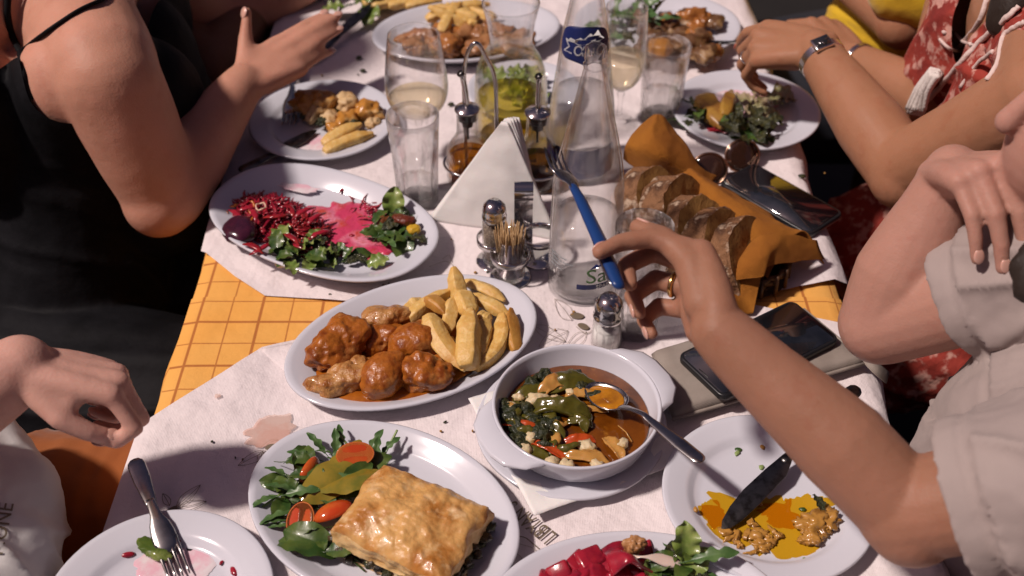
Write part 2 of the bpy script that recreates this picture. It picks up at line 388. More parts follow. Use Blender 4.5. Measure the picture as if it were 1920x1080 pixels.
# paper covers
pm = mat('paper_cover', (.76, .69, .695), .8, bump=(260, .3, .0006), bump2=(14, .8, .016, 6), nz=(4, (.70, .63, .64), .45, .7))
weave(pm, 190, .35, .0006)
def paper(name, poly, z, label, seed=0, stain=None, wr=.0016, rip=()):
    xs = [p[0] for p in poly]; ys = [p[1] for p in poly]
    o = thing(name, label, 'paper cover', (0, min(ys), TZ))
    bm = bmesh.new(); st = .012
    nx = int((max(xs) - min(xs)) / st) + 1; ny = int((max(ys) - min(ys)) / st) + 1
    grid = [[bm.verts.new((min(xs) + i * st, min(ys) + j * st, 0)) for i in range(nx + 1)] for j in range(ny + 1)]
    for j in range(ny):
        for i in range(nx): bm.faces.new((grid[j][i], grid[j][i + 1], grid[j + 1][i + 1], grid[j + 1][i]))
    n = len(poly)
    for k in range(n):
        a, b = V((*poly[k], 0)), V((*poly[(k + 1) % n], 0)); d = b - a; no = V((d.y, -d.x, 0)).normalized()
        bmesh.ops.bisect_plane(bm, geom=bm.verts[:] + bm.edges[:] + bm.faces[:], plane_co=a, plane_no=no, clear_outer=True, dist=1e-6)
    bo = [v for v in bm.verts if any(len(e.link_faces) == 1 for e in v.link_edges)]
    bos = set(bo)
    for v in bm.verts:
        x, y = v.co.x, v.co.y
        zz = z + wr * (.5 + .5 * fbm(V((x * 7, y * 7, seed)), 3)) + wr * .9 * abs(fbm(V((x * 16 + y * 5, y * 4 - x * 3, seed + 5)), 2))
        xr = XR + .035 * max(0, min(1, (y - .95) / .4)) * 0
        if v in bos and rip and y < rip[0]:
            v.co.y += rip[1] * fbm(V((x * 40, y * 40, 3)), 3)
        if x > xr:
            d = x - xr; zz = z + .001 - d * .93 - .0; x = xr + .012 * min(1, d / .01) + .16 * d + .018 * math.sin(y * 21 + seed) * min(1, d / .06)
        elif x < XL - .002:
            d = XL - .002 - x; zz = z + .001 - d * .95; x = XL - .004 - .010 * min(1, d / .01) - .1 * d
        v.co = (x, y - min(ys), zz)
    me = bpy.data.meshes.new(name); bm.to_mesh(me); bm.free()
    me.polygons.foreach_set('use_smooth', [True] * len(me.polygons)); me.materials.append(pm)
    c = bpy.data.objects.new('paper_sheet', me); COL.objects.link(c); c.parent = o
    return o
def pxy(u, v, z=0): p = P(u, v, z); return (p.x, p.y)
near_poly = [pxy(262, 803), pxy(178, 1050), (-.400, .26), (.47, .26), (.47, .86), pxy(1575, 612), pxy(1300, 554), pxy(965, 548), pxy(492, 657)]
near_poly = list(near_poly)
far_poly = [(-.396, 1.16), pxy(378, 480), pxy(440, 520), pxy(484, 556), (-.2, 1.0), (.2, .985), (.50, 1.07), (.52, 2.85), (-.396, 2.85)]
npap = paper('paper_cover', near_poly, .0045, 'white paper cover with printed olive sprigs under the pie and the chicken', seed=1)
fpap = paper('paper_cover', far_poly, .0012, 'white paper cover under the beetroot salad, bottles and far plates', seed=4, rip=(1.14, .006), wr=.0022)
# the turned-over corner of the near paper
a, b, c_ = P(488, 655, .006), P(548, 712, .0075), P(560, 640, .009)
MB().grid(lambda s, t: (a * (1 - s) + b * s) * (1 - t) + (a * (1 - s) + c_ * s) * t + V((0, 0, .003 * math.sin(math.pi * t) * s)), 6, 8, th=.0004).obj('turned_corner', pm, npap, local=False)
# stains and prints on the paper
pz = .0078
def flatblob(c, rx, ry, rz, seed, rough=.35, n=60, z=0, dome=.0006, freq=1.6):
    """irregular flat puddle, closed underneath"""
    ring = []
    for i in range(n):
        a = 2 * math.pi * i / n; k = 1 + rough * fbm(V((math.cos(a) * freq, math.sin(a) * freq, seed)), 4)
        x, y = rx * k * math.cos(a), ry * k * math.sin(a)
        ring.append((x * math.cos(rz) - y * math.sin(rz), x * math.sin(rz) + y * math.cos(rz)))
    mb = MB(); rows = [(1, 0), (.97, dome * .6), (.85, dome), (.5, dome), (.2, dome)]
    vs = [(c[0] + x * k, c[1] + y * k, c[2] + h) for k, h in rows for x, y in ring] + [(c[0], c[1], c[2] + dome)]
    fs = [(r * n + i, r * n + (i + 1) % n, (r + 1) * n + (i + 1) % n, (r + 1) * n + i) for r in range(len(rows) - 1) for i in range(n)]
    k0 = (len(rows) - 1) * n
    fs += [(k0 + i, k0 + (i + 1) % n, len(vs) - 1) for i in range(n)]
    return mb.add(vs, fs)
stainm = mat('sauce_stain', (.68, .47, .39), .7, nz=(28, (.66, .36, .27), .45, .62), bump=(260, .3, .0006), alpha=.6)
p = P(505, 808, pz); flatblob((p.x, p.y, p.z), .030, .020, .5, 3.3, .4, dome=.0004).obj('sauce_stain', stainm, npap, local=False)
p = P(408, 742, pz); flatblob((p.x, p.y, p.z), .004, .003, .2, 8, .4, dome=.0003).obj('sauce_stain', stainm, npap, local=False)
inkm = mat('print_ink', (.20, .16, .12), .7); inklt = mat('print_ink_light', (.46, .40, .35), .7)
def ink(par, pts, wd, m=inkm, closed=False, z=pz, name='printed_line'):
    q = [P(u, v, z) for u, v in pts]; q = smoothcurve(q, 5)
    MB().sweep(q, wd, n=4, flat=.12, up=(0, 0, 1)).obj(name, m, par, local=False)
def leafline(par, base, tip, wid, z=pz, m=inkm):
    b, t = V((*base, 0)), V((*tip, 0)); d = t - b; nrm = V((-d.y, d.x, 0)).normalized() * wid
    up = [b, b + d * .3 + nrm, b + d * .7 + nrm * .75, t]; dn = [b, b + d * .3 - nrm, b + d * .7 - nrm * .75, t]
    for c in (up, dn, [b, b + d * .5 + nrm * .1, t]): ink(par, [(p.x, p.y) for p in c], .00032, m, z=z)
def olive(par, c, r, rot, z=pz):
    p = P(*c, z); mb = flatblob((p.x, p.y, p.z), r, r * .62, rot, 2, .05, n=24, dome=.0004); mb.obj('printed_olive', dark_print, par, local=False)
olive(npap, (509, 838), .0068, .25); leafline(npap, (500, 846), (446, 873), 9); leafline(npap, (492, 846), (486, 880), 7); leafline(npap, (522, 832), (556, 818), 4)
ink(npap, [(490, 838), (505, 826), (520, 824), (524, 832)], .0004)
olive(npap, (322, 958), .0068, 1.0); leafline(npap, (330, 950), (376, 909), 8); leafline(npap, (332, 953), (387, 940), 8); leafline(npap, (318, 948), (305, 925), 7)
olive(npap, (1082, 592), .0085, -.2); olive(npap, (1094, 612), .0075, -.6); leafline(npap, (1065, 620), (1010, 650), 14, m=inklt); leafline(npap, (1072, 600), (1040, 560), 12, m=inklt)
leafline(npap, (1100, 622), (1060, 655), 10, m=inklt); ink(npap, [(1080, 612), (1100, 625), (1120, 610)], .0005, inklt)
leafline(npap, (1000, 610), (1060, 640), 10, m=inklt)
for q in ([(805, 500), (835, 490), (850, 500), (840, 515), (810, 512)], [(830, 485), (842, 478), (846, 490)]): ink(fpap, q, .0004, inklt, z=.0052)
ink(npap, [(968, 1005), (985, 1008), (1000, 1020), (1012, 1030)], .0006); ink(npap, [(975, 1020), (1000, 1028), (1015, 1045)], .0004, inklt); ink(npap, [(960, 1035), (975, 1042), (985, 1060)], .0004, inklt)
def text(par, s, size, m, name, center=True, depth=.0002):
    c = bpy.data.curves.new(name, 'FONT'); c.body = s; c.size = size; c.extrude = depth; c.resolution_u = 3
    c.align_x = 'CENTER' if center else 'LEFT'
    o = bpy.data.objects.new(name, c); COL.objects.link(o)
    dg = bpy.context.evaluated_depsgraph_get(); me = bpy.data.meshes.new_from_object(o.evaluated_get(dg)); bpy.data.objects.remove(o)
    me.materials.clear(); me.materials.append(m)
    q = bpy.data.objects.new(name, me); COL.objects.link(q); q.parent = par; return q
# 'LIBYAN S' reads along the row that climbs from lower right to upper left, upside down for the camera
q0, q1 = P(1046, 1002, pz + .0006), P(965, 938, pz + .0006)
dirv = (q1 - q0).normalized(); L0 = (q1 - q0).length
tx = text(npap, 'LIBYAN S', .0215, dark_print, 'printed_lettering', center=False)
mw = Matrix((dirv, V((0, 0, 1)).cross(dirv), V((0, 0, 1)))).transposed().to_4x4(); mw.translation = q0
wid = max(v.co.x for v in tx.data.vertices); k = L0 / wid
tx.data.transform(npap.matrix_basis.inverted() @ mw @ Matrix.Diagonal((k, .0175 / max(v.co.y for v in tx.data.vertices), 1, 1)))
# ------------------------------------------------------------------ plates
def plate(name, c, rx, ry, rz, h, label, cat='plate', group=None, well=.66, power=2, th=.0042, z0=.0072, foot=.005, n=72):
    e = th
    pr = [(0, foot), (well * .9, foot), (well, foot + .0015), (well * 1.04, foot + .003), (well * 1.09, foot + .0065), (well * 1.16, foot + .0088), (.94, h - .0016), (.985, h - .0003),
          (1.0, h - .001), (1.004, h - .0028), (.985, h - .0045), (well * 1.2, foot + .0045), (well * 1.1, foot - .0005), (well * 1.0, 0), (well * .94, 0), (well * .92, foot - e + .001), (0, foot - e + .001)]
    mb = MB().lathe(pr, n, rx, ry, power=power)
    return single(mb, name, ceramic, label, cat, (c[0], c[1], TZ + z0), rz, group)
PL = {}
PL['chicken'] = plate('oval_platter', (-.111, .912), .148, .098, R(27), .021, 'white oval platter holding stewed chicken pieces and thick fries', 'platter', well=.74)
PL['beet'] = plate('oval_plate', (-.241, 1.128), .158, .098, R(-30), .024, 'white oval plate streaked pink with shredded beetroot salad', power=2.35, well=.72)
PL['left'] = plate('round_plate', (-.272, 1.372), .105, .105, 0, .018, 'round white plate with a half eaten pie and two fries beside the cruets')
PL['right'] = plate('round_plate', (.340, 1.399), .107, .107, 0, .018, 'round white plate of leftover salad near the phone and watch arm')
PL['topoval'] = plate('oval_platter', (-.073, 1.63), .152, .100, R(12), .021, 'far white oval platter of browned meat and fries behind the carafe', 'platter', well=.74)
PL['topr'] = plate('round_plate', (.236, 1.655), .135, .115, 0, .018, 'far white plate of grilled mushrooms and meat with green dill')
PL['pie'] = plate('oval_plate', (-.126, .675), .142, .102, R(-30), .021, 'white oval plate carrying the big golden pie square and its salad', well=.76)
PL['saucer'] = plate('saucer', (.062, .790), .100, .100, 0, .014, 'white saucer under the handled stew bowl', 'saucer', well=.6)
PL['lr'] = plate('round_plate', (.252, .694), .104, .104, 0, .018, 'emptied round white plate pooled with yellow oil under the knife', well=.68)
PL['ll'] = plate('round_plate', (-.319, .571), .104, .104, 0, .018, 'emptied white plate with salad scraps at the lower left corner', well=.66)
PL['bot'] = plate('oval_plate', (.112, .551), .137, .095, 0, .023, 'white plate of red beetroot cubes and greens at the bottom edge', well=.72)
PL['tl'] = plate('oval_plate', (-.215, 1.86), .13, .10, 0, .02, 'far white plate of greens and yellow slices behind the hand', well=.7)
PL['tc'] = plate('round_plate', (.065, 1.93), .11, .11, 0, .018, 'bare white plate at the far edge behind the blue label bottle')
def inplate(key, u, v, z=0):
    """world point on the plate's inner floor, z above that floor"""
    o = PL[key]; return P(u, v, o.location.z - TZ + .0052 + z)
# ------------------------------------------------------------------ handled stew bowl
BZ = .0072 + .0085 + .001
bowl = thing('stew_bowl', 'white two handled bowl of vegetable stew with feta on a saucer', 'bowl', (.066, .781, TZ + BZ), 0)
br, bh = .0865, .043
mb = MB().lathe([(0, .006), (br * .70, .006), (br * .80, .010), (br * .88, .020), (br * .945, .038), (br * .962, bh - .0008), (br * .985, bh), (br * 1.0, bh - .0012), (br * .995, bh - .004), (br * .96, .03), (br * .9, .012), (br * .78, .001), (br * .7, 0), (0, 0)], 80)
mb.obj('bowl_body', ceramic, bowl)
def ear(ang):
    outl = [(-.052, .068), (-.046, .088), (-.030, .104), (-.012, .109), (.012, .109), (.030, .104), (.046, .088), (.052, .068)]
    inn = [(x * .93, math.sqrt(max(1e-6, (br * .985) ** 2 - (x * .93) ** 2))) for x, y in outl]
    def f(a, b):
        i = a * (len(outl) - 1); k = min(int(i), len(outl) - 2); t = i - k
        o = V((*outl[k], 0)).lerp(V((*outl[k + 1], 0)), t); q = V((*inn[k], 0)).lerp(V((*inn[k + 1], 0)), t)
        p = q.lerp(o, b); return (p.x, p.y, bh - .0012 - .004 * b * b + .0006 * math.sin(b * 3))
    m = MB().grid(f, 28, 8, th=.0055); m.xf(Matrix.Rotation(ang, 4, 'Z')); m.obj('handle', ceramic, bowl, bevel=0)
ear(math.atan2(.50, .86) - R(90)); ear(math.atan2(-.50, -.86) - R(90))
MB().lathe([(0, .021), (br * .5, .0212), (br * .86, .0212), (br * .875, .0205), (br * .80, .012), (0, .011)], 64).obj('stew_broth', broth, bowl)
# napkin between bowl and saucer
def napf(a, b):
    x, y = (a - .5) * .168, (b - .5) * .168; r = math.hypot(x, y)
    z = .0012 + .0035 * max(0, (r - .055) / .06) ** 1 + .0025 * fbm(V((x * 30, y * 30, 2)), 3) * min(1, max(0, (r - .06) / .03)) - .10 * max(0, r - .095) * .3
    return (x, y, max(z, .0008))
single(MB().grid(napf, 40, 40, th=.0008), 'paper_napkin', napm, 'white paper napkin sandwiched between the stew bowl and its saucer', 'napkin', (.064, .782, TZ + .0072 + .0085 - .0006 + .0012), R(24))
bowl.location.z += .002
# ------------------------------------------------------------------ glassware
def inner(pr, t, zb):
    """inner wall of a turned vessel with wall t and floor height zb"""
    out = [(max(r - t, .0005), z) for r, z in pr if z > zb]
    return out
def vessel(name, base, rows, t, floor, label, cat, mats=(glass,), mod=None, group=None, n=48, lip=True, part='glass_wall'):
    o = thing(name, label, cat, (base.x, base.y, base.z), group=group)
    pr = sorted(prof(base, rows), key=lambda q: q[1]); pr = [(r, z - (base.z - TZ)) for r, z in pr]
    z0 = pr[0][1]; pr = [(r, z - z0) for r, z in pr]
    dense = []
    for i in range(len(pr) - 1):
        for k in range(4):
            tt = k / 4; dense.append((pr[i][0] + (pr[i + 1][0] - pr[i][0]) * tt, pr[i][1] + (pr[i + 1][1] - pr[i][1]) * tt))
    dense.append(pr[-1]); sm = [dense[0]]
    for i in range(1, len(dense) - 1): sm.append(tuple((dense[i - 1][k] + 2 * dense[i][k] + dense[i + 1][k]) / 4 for k in (0, 1)))
    sm.append(dense[-1]); pr = sm
    body = [(0, 0), (pr[0][0] * .9, 0)] + [(r, z + .0006) for r, z in pr] + [(pr[-1][0] - t / 2, pr[-1][1] + t * .45)] + list(reversed(inner(pr, t, floor))) + [(0, floor)]
    MB().lathe(body, n, mod=mod).obj(part, mats[0], o)
    return o, pr
def fill(o, pr, t, z0, z1, m, name, n=40, mod=None):
    q = [(max(r - t - .0005, .001), z) for r, z in pr if z0 < z < z1]
    rt = lerp_r(pr, z1) - t - .0005
    q = [(0, z0), (q[0][0] if q else rt, z0)] + q + [(rt, z1), (0, z1)]
    MB().lathe(q, n, mod=mod).obj(name, m, o)
def lerp_r(pr, z):
    for (r0, z0), (r1, z1) in zip(pr, pr[1:]):
        if z0 <= z <= z1: return r0 + (r1 - r0) * (z - z0) / max(z1 - z0, 1e-9)
    return pr[-1][0]
def flutes(k, z0, z1, d):
    def f(a, z):
        t = max(0, min(1, (z1 - z) / .015)) * max(0, min(1, (z - z0) / .004)); return 1 - d * t * abs(math.sin(a * k / 2)) ** .8
    return f
# tumblers with fluted lower walls
def tumbler(base, rows, label, fl, wat=0, group='fluted glass tumblers'):
    o, pr = vessel('glass_tumbler', base, rows, .0022, .012, label, 'glass', (ribglass,), flutes(9, .0, pr_h(base, rows) * .62, .15), group, n=90)
    r0 = pr[0][0]
    MB().lathe([(0, .0012), (r0 * .84, .0012), (r0 * .88, .004), (r0 * .82, .0105), (0, .0112)], 40, mod=flutes(9, -1, 1, .06)).obj('thick_base', thickglass, o)
    if wat: fill(o, pr, .0024, .0125, wat, water, 'water', 60, flutes(9, .0, pr_h(base, rows) * .62, .10))
    return o
def pr_h(base, rows):
    z = [q[1] for q in prof(base, rows)]; return max(z) - min(z)
tumbler(P(784, 377), [(377, 38), (300, 43), (216, 50.5)], 'fluted glass tumbler between the beetroot plate and the cruets', 0, .035)
tumbler(P(1236, 222), [(222, 37), (150, 42), (85, 47)], 'fluted glass tumbler in front of the mushroom plate', 0, .045)
tumbler(P(1190, 622), [(622, 40), (520, 49), (424, 56)], 'fluted glass tumbler behind the ringed hand beside the salt', 0, 0)
# wine glasses
def wineglass(base, rows, label, level):
    o = thing('wine_glass', label, 'wine glass', (base.x, base.y, base.z), group='wine glasses of pale wine')
    pr = sorted(prof(base, rows), key=lambda q: q[1]); c = smoothcurve([(r, 0, z) for r, z in pr], 5); bowlp = [(max(p.x, .003), p.z) for p in c]
    zb = bowlp[0][1]
    foot = [(0, 0), (.031, 0), (.032, .0012), (.030, .002), (.012, .005), (.0048, .012), (.0036, .03), (.0036, zb - .012), (.006, zb - .003)]
    t = .0011
    prf = foot + bowlp + [(bowlp[-1][0] - t / 2, bowlp[-1][1] + .0006)] + [(max(r - t, .0008), z) for r, z in reversed(bowlp) if z > zb + .003] + [(0, zb + .004)]
    MB().lathe(prf, 56).obj('glass_body', glass, o)
    zl = level * (bowlp[-1][1] - zb) + zb
    q = [(max(r - t - .0004, .001), z) for r, z in bowlp if zb + .0045 < z < zl]
    MB().lathe([(0, zb + .0045)] + q + [(lerp_r(bowlp, zl) - t - .0004, zl), (0, zl)], 48).obj('wine', wine, o)
wineglass(P(790, 300), [(222, 5), (215, 20), (206, 36), (195, 49), (180, 56.5), (162, 59.5), (140, 58.5), (105, 54.5), (65, 49)], 'tall wine glass behind the tumbler left of the cruets', .27)
wineglass(P(1160, 232), [(171, 5), (165, 14), (150, 30), (125, 41), (95, 43), (50, 41), (12, 39)], 'wine glass right of the blue label bottle', .42)
# carafe
cb = P(958, 258)
ca, cpr = vessel('wine_carafe', cb, [(258, 58), (246, 67), (200, 69), (150, 68), (128, 64), (110, 57), (96, 47), (84, 41), (72, 40), (40, 46), (6, 55)], .0018, .006, 'glass carafe with a flared mouth holding yellow wine', 'carafe', n=64)
fill(ca, cpr, .002, .0065, zfor(cb, 178) * .98, oliveoil, 'wine')
# water bottles
bb = P(1093, 538)
wb, wpr = vessel('water_bottle', bb, [(538, 64), (528, 67), (470, 68), (400, 68), (350, 67.5), (325, 65.5), (300, 61), (260, 52), (220, 42), (180, 32.5), (150, 26), (132, 22), (126, 20)], .0028, .008, 'clear glass water bottle with green lettering in front of the napkins', 'water bottle', n=72)
zt = wpr[-1][1]; rn = wpr[-1][0]
MB().lathe([(rn, zt), (rn * 1.12, zt + .001), (rn * 1.15, zt + .004), (rn * .98, zt + .0065), (rn * .97, zt + .009), (rn * 1.08, zt + .0105), (rn * .97, zt + .0125), (rn * 1.08, zt + .0145), (rn * .97, zt + .0165), (rn * 1.04, zt + .0185), (rn * 1.02, zt + .023), (rn * .92, zt + .024), (rn * .78, zt + .023), (rn * .76, zt)], 48, close=True).obj('bottle_mouth', glass, wb)
fill(wb, wpr, .003, .0085, zfor(bb, 402), water, 'water', 60)
def wrap(o, r, ang, z):
    """bend flat lettering round a bottle of radius r; ang is the middle of the lettering"""
    for v in o.data.vertices:
        a = ang + v.co.x / r; rr = r + .0005 + v.co.z; v.co = (rr * math.cos(a), rr * math.sin(a), z + v.co.y)
def patch(par, name, m, r, a0, a1, z0, z1, outline=None, off=.0004, prfz=None):
    def f(s, t):
        a = a0 + (a1 - a0) * s; z = z0 + (z1 - z0) * t; rr = (prfz(z) if prfz else r) + off
        if outline:
            w_ = outline(t); a = (a0 + a1) / 2 + (a - (a0 + a1) / 2) * w_
        return (rr * math.cos(a), rr * math.sin(a), z)
    return MB().grid(f, 24, 14).obj(name, m, par)
rb = lerp_r(wpr, zfor(bb, 470)); k = rb
fa = math.atan2(-bb.y, -bb.x)                                     # towards the camera side
zl = zfor(bb, 487)
t1 = text(wb, 'Samariá', .030, green_print, 'label_lettering', center=False); wrap(t1, rb, fa + R(3), zl)
patch(wb, 'label_band', navy, rb, fa - R(10), fa + R(52), zfor(bb, 499), zfor(bb, 490))
t2 = text(wb, 'SPARKLING', .0078, white_print, 'label_lettering', center=False); wrap(t2, rb + .0005, fa + R(20), zfor(bb, 498))
for i in range(4):
    t3 = text(wb, ('natural water', 'bottled at source', 'contents 1 L', 'serve cool')[i], .0048, mat('grey_print', (.35, .38, .40), .5) if i == 0 else MATS['grey_print'], 'label_smallprint', center=False); wrap(t3, rb, fa - R(62), zfor(bb, 452 + i * 7))
pk = [(-.018, 0), (-.011, .008), (-.007, .005), (-.002, .012), (.004, .006), (.008, .009), (.018, 0)]
m3 = MB().prism(pk, 0, .0002).obj('label_mountain', navy, wb); wrap(m3, rb, fa + R(33), zfor(bb, 462))
# back bottle with the blue paper label
b2 = P(1086, 318)
wb2, w2 = vessel('water_bottle', b2, [(318, 57), (305, 62), (240, 63), (190, 60), (140, 53), (100, 48.5), (60, 44), (20, 36), (-30, 26), (-60, 20), (-95, 18), (-105, 18)], .0028, .008, 'glass water bottle with the blue mountain label standing behind the other', 'water bottle', n=64)
prz = lambda z: lerp_r(w2, z)
frost = mat('frosted_print', (.55, .57, .56), .5, alpha=.55)
fb = math.atan2(-b2.y, -b2.x)
z0, z1 = zfor(b2, 98), zfor(b2, 32)
patch(wb2, 'blue_label', navy, 0, fb - 1.25, fb + 1.25, z0, z1, outline=lambda t: (1 - abs(2 * t - 1) ** 3.2) ** .42 if 0 < t < 1 else .02, prfz=prz)
patch(wb2, 'lower_label', navy, 0, fb - 1.5, fb + 1.5, zfor(b2, 300), zfor(b2, 248), prfz=prz)
def wrapz(o, ang, z, off=.0009):
    for v in o.data.vertices:
        r = prz(z + v.co.y) + off; a = ang + v.co.x / r; v.co = (r * math.cos(a), r * math.sin(a), z + v.co.y)
t = text(wb2, 'Σαμαριά', .024, white_print, 'label_lettering', center=False); wrapz(t, fb - 1.0, zfor(b2, 82))
pk = [(-.026, -.002), (-.020, .004), (-.013, .003), (-.006, .007), (-.002, .005), (.006, .013), (.010, .010), (.016, .016), (.021, .008), (.027, .003), (.018, .001), (.010, .003), (.003, -.001), (-.008, -.003), (-.014, -.001)]
mt = MB().prism(pk, 0, .0002).obj('label_mountain', white_print, wb2); wrapz(mt, fb, zfor(b2, 60))
fill(wb2, w2, .003, .0085, zfor(b2, 170), water, 'water', 60)
# ------------------------------------------------------------------ oil and vinegar cruets in a wire stand
blackrub = mat('black_stopper', (.012, .012, .012), .4)
def cruet(base, rows, label, level, m, dv, tilt):
    o, pr = vessel('oil_cruet', base, rows, .002, .006, label, 'cruet', group=None, n=48)
    fill(o, pr, .0022, .0065, zfor(base, level), m, 'oil')
    zt = pr[-1][1]; rr = pr[-1][0]
    MB().lathe([(0, zt - .024), (rr * .5, zt - .024), (rr * .55, zt - .016), (rr * .8, zt - .015), (rr * .8, zt - .012), (rr * .72, zt - .0115), (rr * .83, zt - .010), (rr * .83, zt - .007), (rr * .75, zt - .0065), (rr * .86, zt - .005), (rr * .86, zt), (0, zt)], 32).obj('stopper', blackrub, o)
    MB().lathe([(0, zt), (rr * 1.16, zt), (rr * 1.18, zt + .0012), (rr * 1.12, zt + .003), (rr * .5, zt + .0055), (.0042, zt + .007), (0, zt + .007)], 40).obj('collar', chrome, o)
    h = zfor(base, dv) - zt
    c = [(0, 0, zt + .005), (tilt * .3, 0, zt + h * .5), (tilt * .8, 0, zt + h * .85), (tilt * 1.2, -.002, zt + h)]
    MB().sweep(smoothcurve(c, 4), .0036, n=14).obj('pour_spout', chrome, o)
    MB().sweep([(tilt * 1.1, 0, zt + h * .97), (tilt * 1.25 - .002, -.001, zt + h * 1.03)], .0047, n=14).obj('spout_tip', darksteel, o)
    MB().sweep([(0, 0, zt - .02), (0, 0, zt - .045)], .0015, n=8).obj('air_tube', blackrub, o)
    return o
cl = P(880, 338)
cruet(cl, [(338, 40), (330, 42), (300, 42), (280, 40), (266, 33), (256, 25), (246, 21), (225, 20.5), (206, 20.5)], 'glass cruet of amber oil with a metal pourer, left of its pair', 287, oil, 138, -.005)
cr_ = P(1006, 344)
cruet(cr_, [(344, 43), (334, 45), (300, 45), (285, 42), (270, 33), (258, 25), (248, 22), (228, 21.5), (212, 21.5)], 'glass cruet with a metal pourer behind the napkin stack, right of its pair', 300, liquid('dark_vinegar', (.35, .22, .03), .9), 143, .001)
st = thing('cruet_stand', 'chrome wire stand with a bent handle around the cruets', 'cruet stand', P(930, 330))
hp = [P(868, 190, .11), P(868, 130, .125), P(876, 100, .14)]
b0 = P(930, 330); zz = lambda v: zfor(b0, v)
def sp(u, v):                                                     # a point of the wire in the upright plane over the stand
    z = zz(v); q = P(u, v, z); return V((q.x, b0.y, TZ + z))
wire = [sp(932, 322), sp(931, 240), sp(928, 150), sp(912, 108), sp(898, 84), sp(886, 84), sp(874, 108), sp(870, 150), sp(872, 240), sp(874, 322)]
MB().sweep(smoothcurve(wire, 6), .0028, n=10).obj('handle_wire', chrome, st, local=False)
def ringv(c, r, z, n=28): return [V((c.x + r * math.cos(2 * math.pi * i / n), c.y + r * math.sin(2 * math.pi * i / n), TZ + z)) for i in range(n)]
for c in (cl, cr_): MB().sweep(ringv(c, .0335, .03), .0019, n=8, closed=True).obj('ring', chrome, st, local=False)
MB().sweep([V((cl.x, cl.y + .036, TZ + .012)), V((cr_.x, cr_.y + .036, TZ + .012))], .0019, n=8).obj('base_wire', chrome, st, local=False)
# ------------------------------------------------------------------ condiment rack with napkins, pepper and toothpicks
rk = thing('condiment_rack', 'chrome condiment rack with rings and a curled clip before the napkins', 'rack', P(950, 470))
pb, tb, eb = P(928, 492), P(957, 522), P(1010, 486)
for c, r in ((pb, .0205), (tb, .0225), (eb, .0215)):
    rg = MB(); z = .033
    rg.lathe([(r, z), (r + .0018, z), (r + .0018, z + .008), (r, z + .008)], 40, cx=c.x, cy=c.y, close=True); rg.map(lambda p: p + V((0, 0, TZ))); rg.obj('ring', chrome, rk, local=False)
    MB().lathe([(0, .002), (r + .002, .002), (r + .003, .0035), (r + .002, .0045), (0, .0042)], 40, cx=c.x, cy=c.y).map(lambda p: p + V((0, 0, TZ))).obj('base_disc', chrome, rk, local=False)
cp = P(984, 466)
def clipz(v): return zfor(cp, v)
zt = clipz(338)
path = [(0, 0, .004), (0, 0, zt * .5), (0, 0, zt * .85), (0, -.001, zt * .97), (0, -.006, zt), (0, -.0125, zt * .985), (0, -.0155, zt * .93), (0, -.0145, zt * .84), (0, -.011, zt * .80)]
MB().sweep(smoothcurve(path, 5), .0115, sec=[(-1, -.09), (1, -.09), (1, .09), (-1, .09)], up=(0, 1, 0)).map(lambda p: V((p.x + cp.x - .002, p.y + cp.y, p.z + TZ))).obj('curled_clip', chrome, rk, local=False, sharp=40)
MB().box(-.004, -.01, .002, .004, .09, .005).xf(Matrix.Translation((cp.x - .02, cp.y - .01, TZ))).obj('base_bar', chrome, rk, local=False)
MB().sweep([V((pb.x, pb.y + .02, TZ + .037)), V((cp.x, cp.y, TZ + .037)), V((eb.x, eb.y + .02, TZ + .037))], .0022, n=8).obj('cross_wire', chrome, rk, local=False)
# the napkins: folded triangles standing on their long edges
nb = [P(803, 412), P(1050, 452)]; mid = (nb[0] + nb[1]) / 2; ax = (nb[1] - nb[0]); Lw = ax.length; ax.normalize(); back = V((-ax.y, ax.x, 0))
apz = zfor(P(940, 415), 238)
def triangle(i):
    dx = (i - 2) * .0022; lean = .004 * i; y0 = .0047 * i
    a = (-Lw / 2 + abs(dx) * .4 + .004 * (i % 2), 0); b = (Lw / 2 - .006 * i, 0); c = (.012 + dx * 1.2, apz - .0015 * abs(i - 1.5))
    def f(s, t):                                                  # t climbs from the long edge to the tip
        p = V((*a, 0)).lerp(V((*b, 0)), s); q = V((c[0] - .004 + .008 * s, c[1], 0)); p = p.lerp(q, t)
        bul = .0045 * math.sin(math.pi * s) * math.sin(math.pi * min(1, t * 1.1)) + .0022 * fbm(V((p.x * 25, p.y * 25, i * 3.1)), 2)
        return mid + ax * p.x + V((0, 0, p.y + .001)) + back * (y0 + t * (.036 - .001 * i) - bul)
    return f
for i in range(5):
    single(MB().grid(triangle(i), 30, 30, th=-.0042), 'paper_napkin', napm, ['front white paper napkin of the folded stack, wide smooth face to the camera', 'white paper napkin second from the front of the folded stack', 'white paper napkin in the middle of the folded stack', 'white paper napkin second from the back of the folded stack', 'rearmost white paper napkin of the folded stack by the cruets'][i], 'napkin', group='folded napkins in the rack')
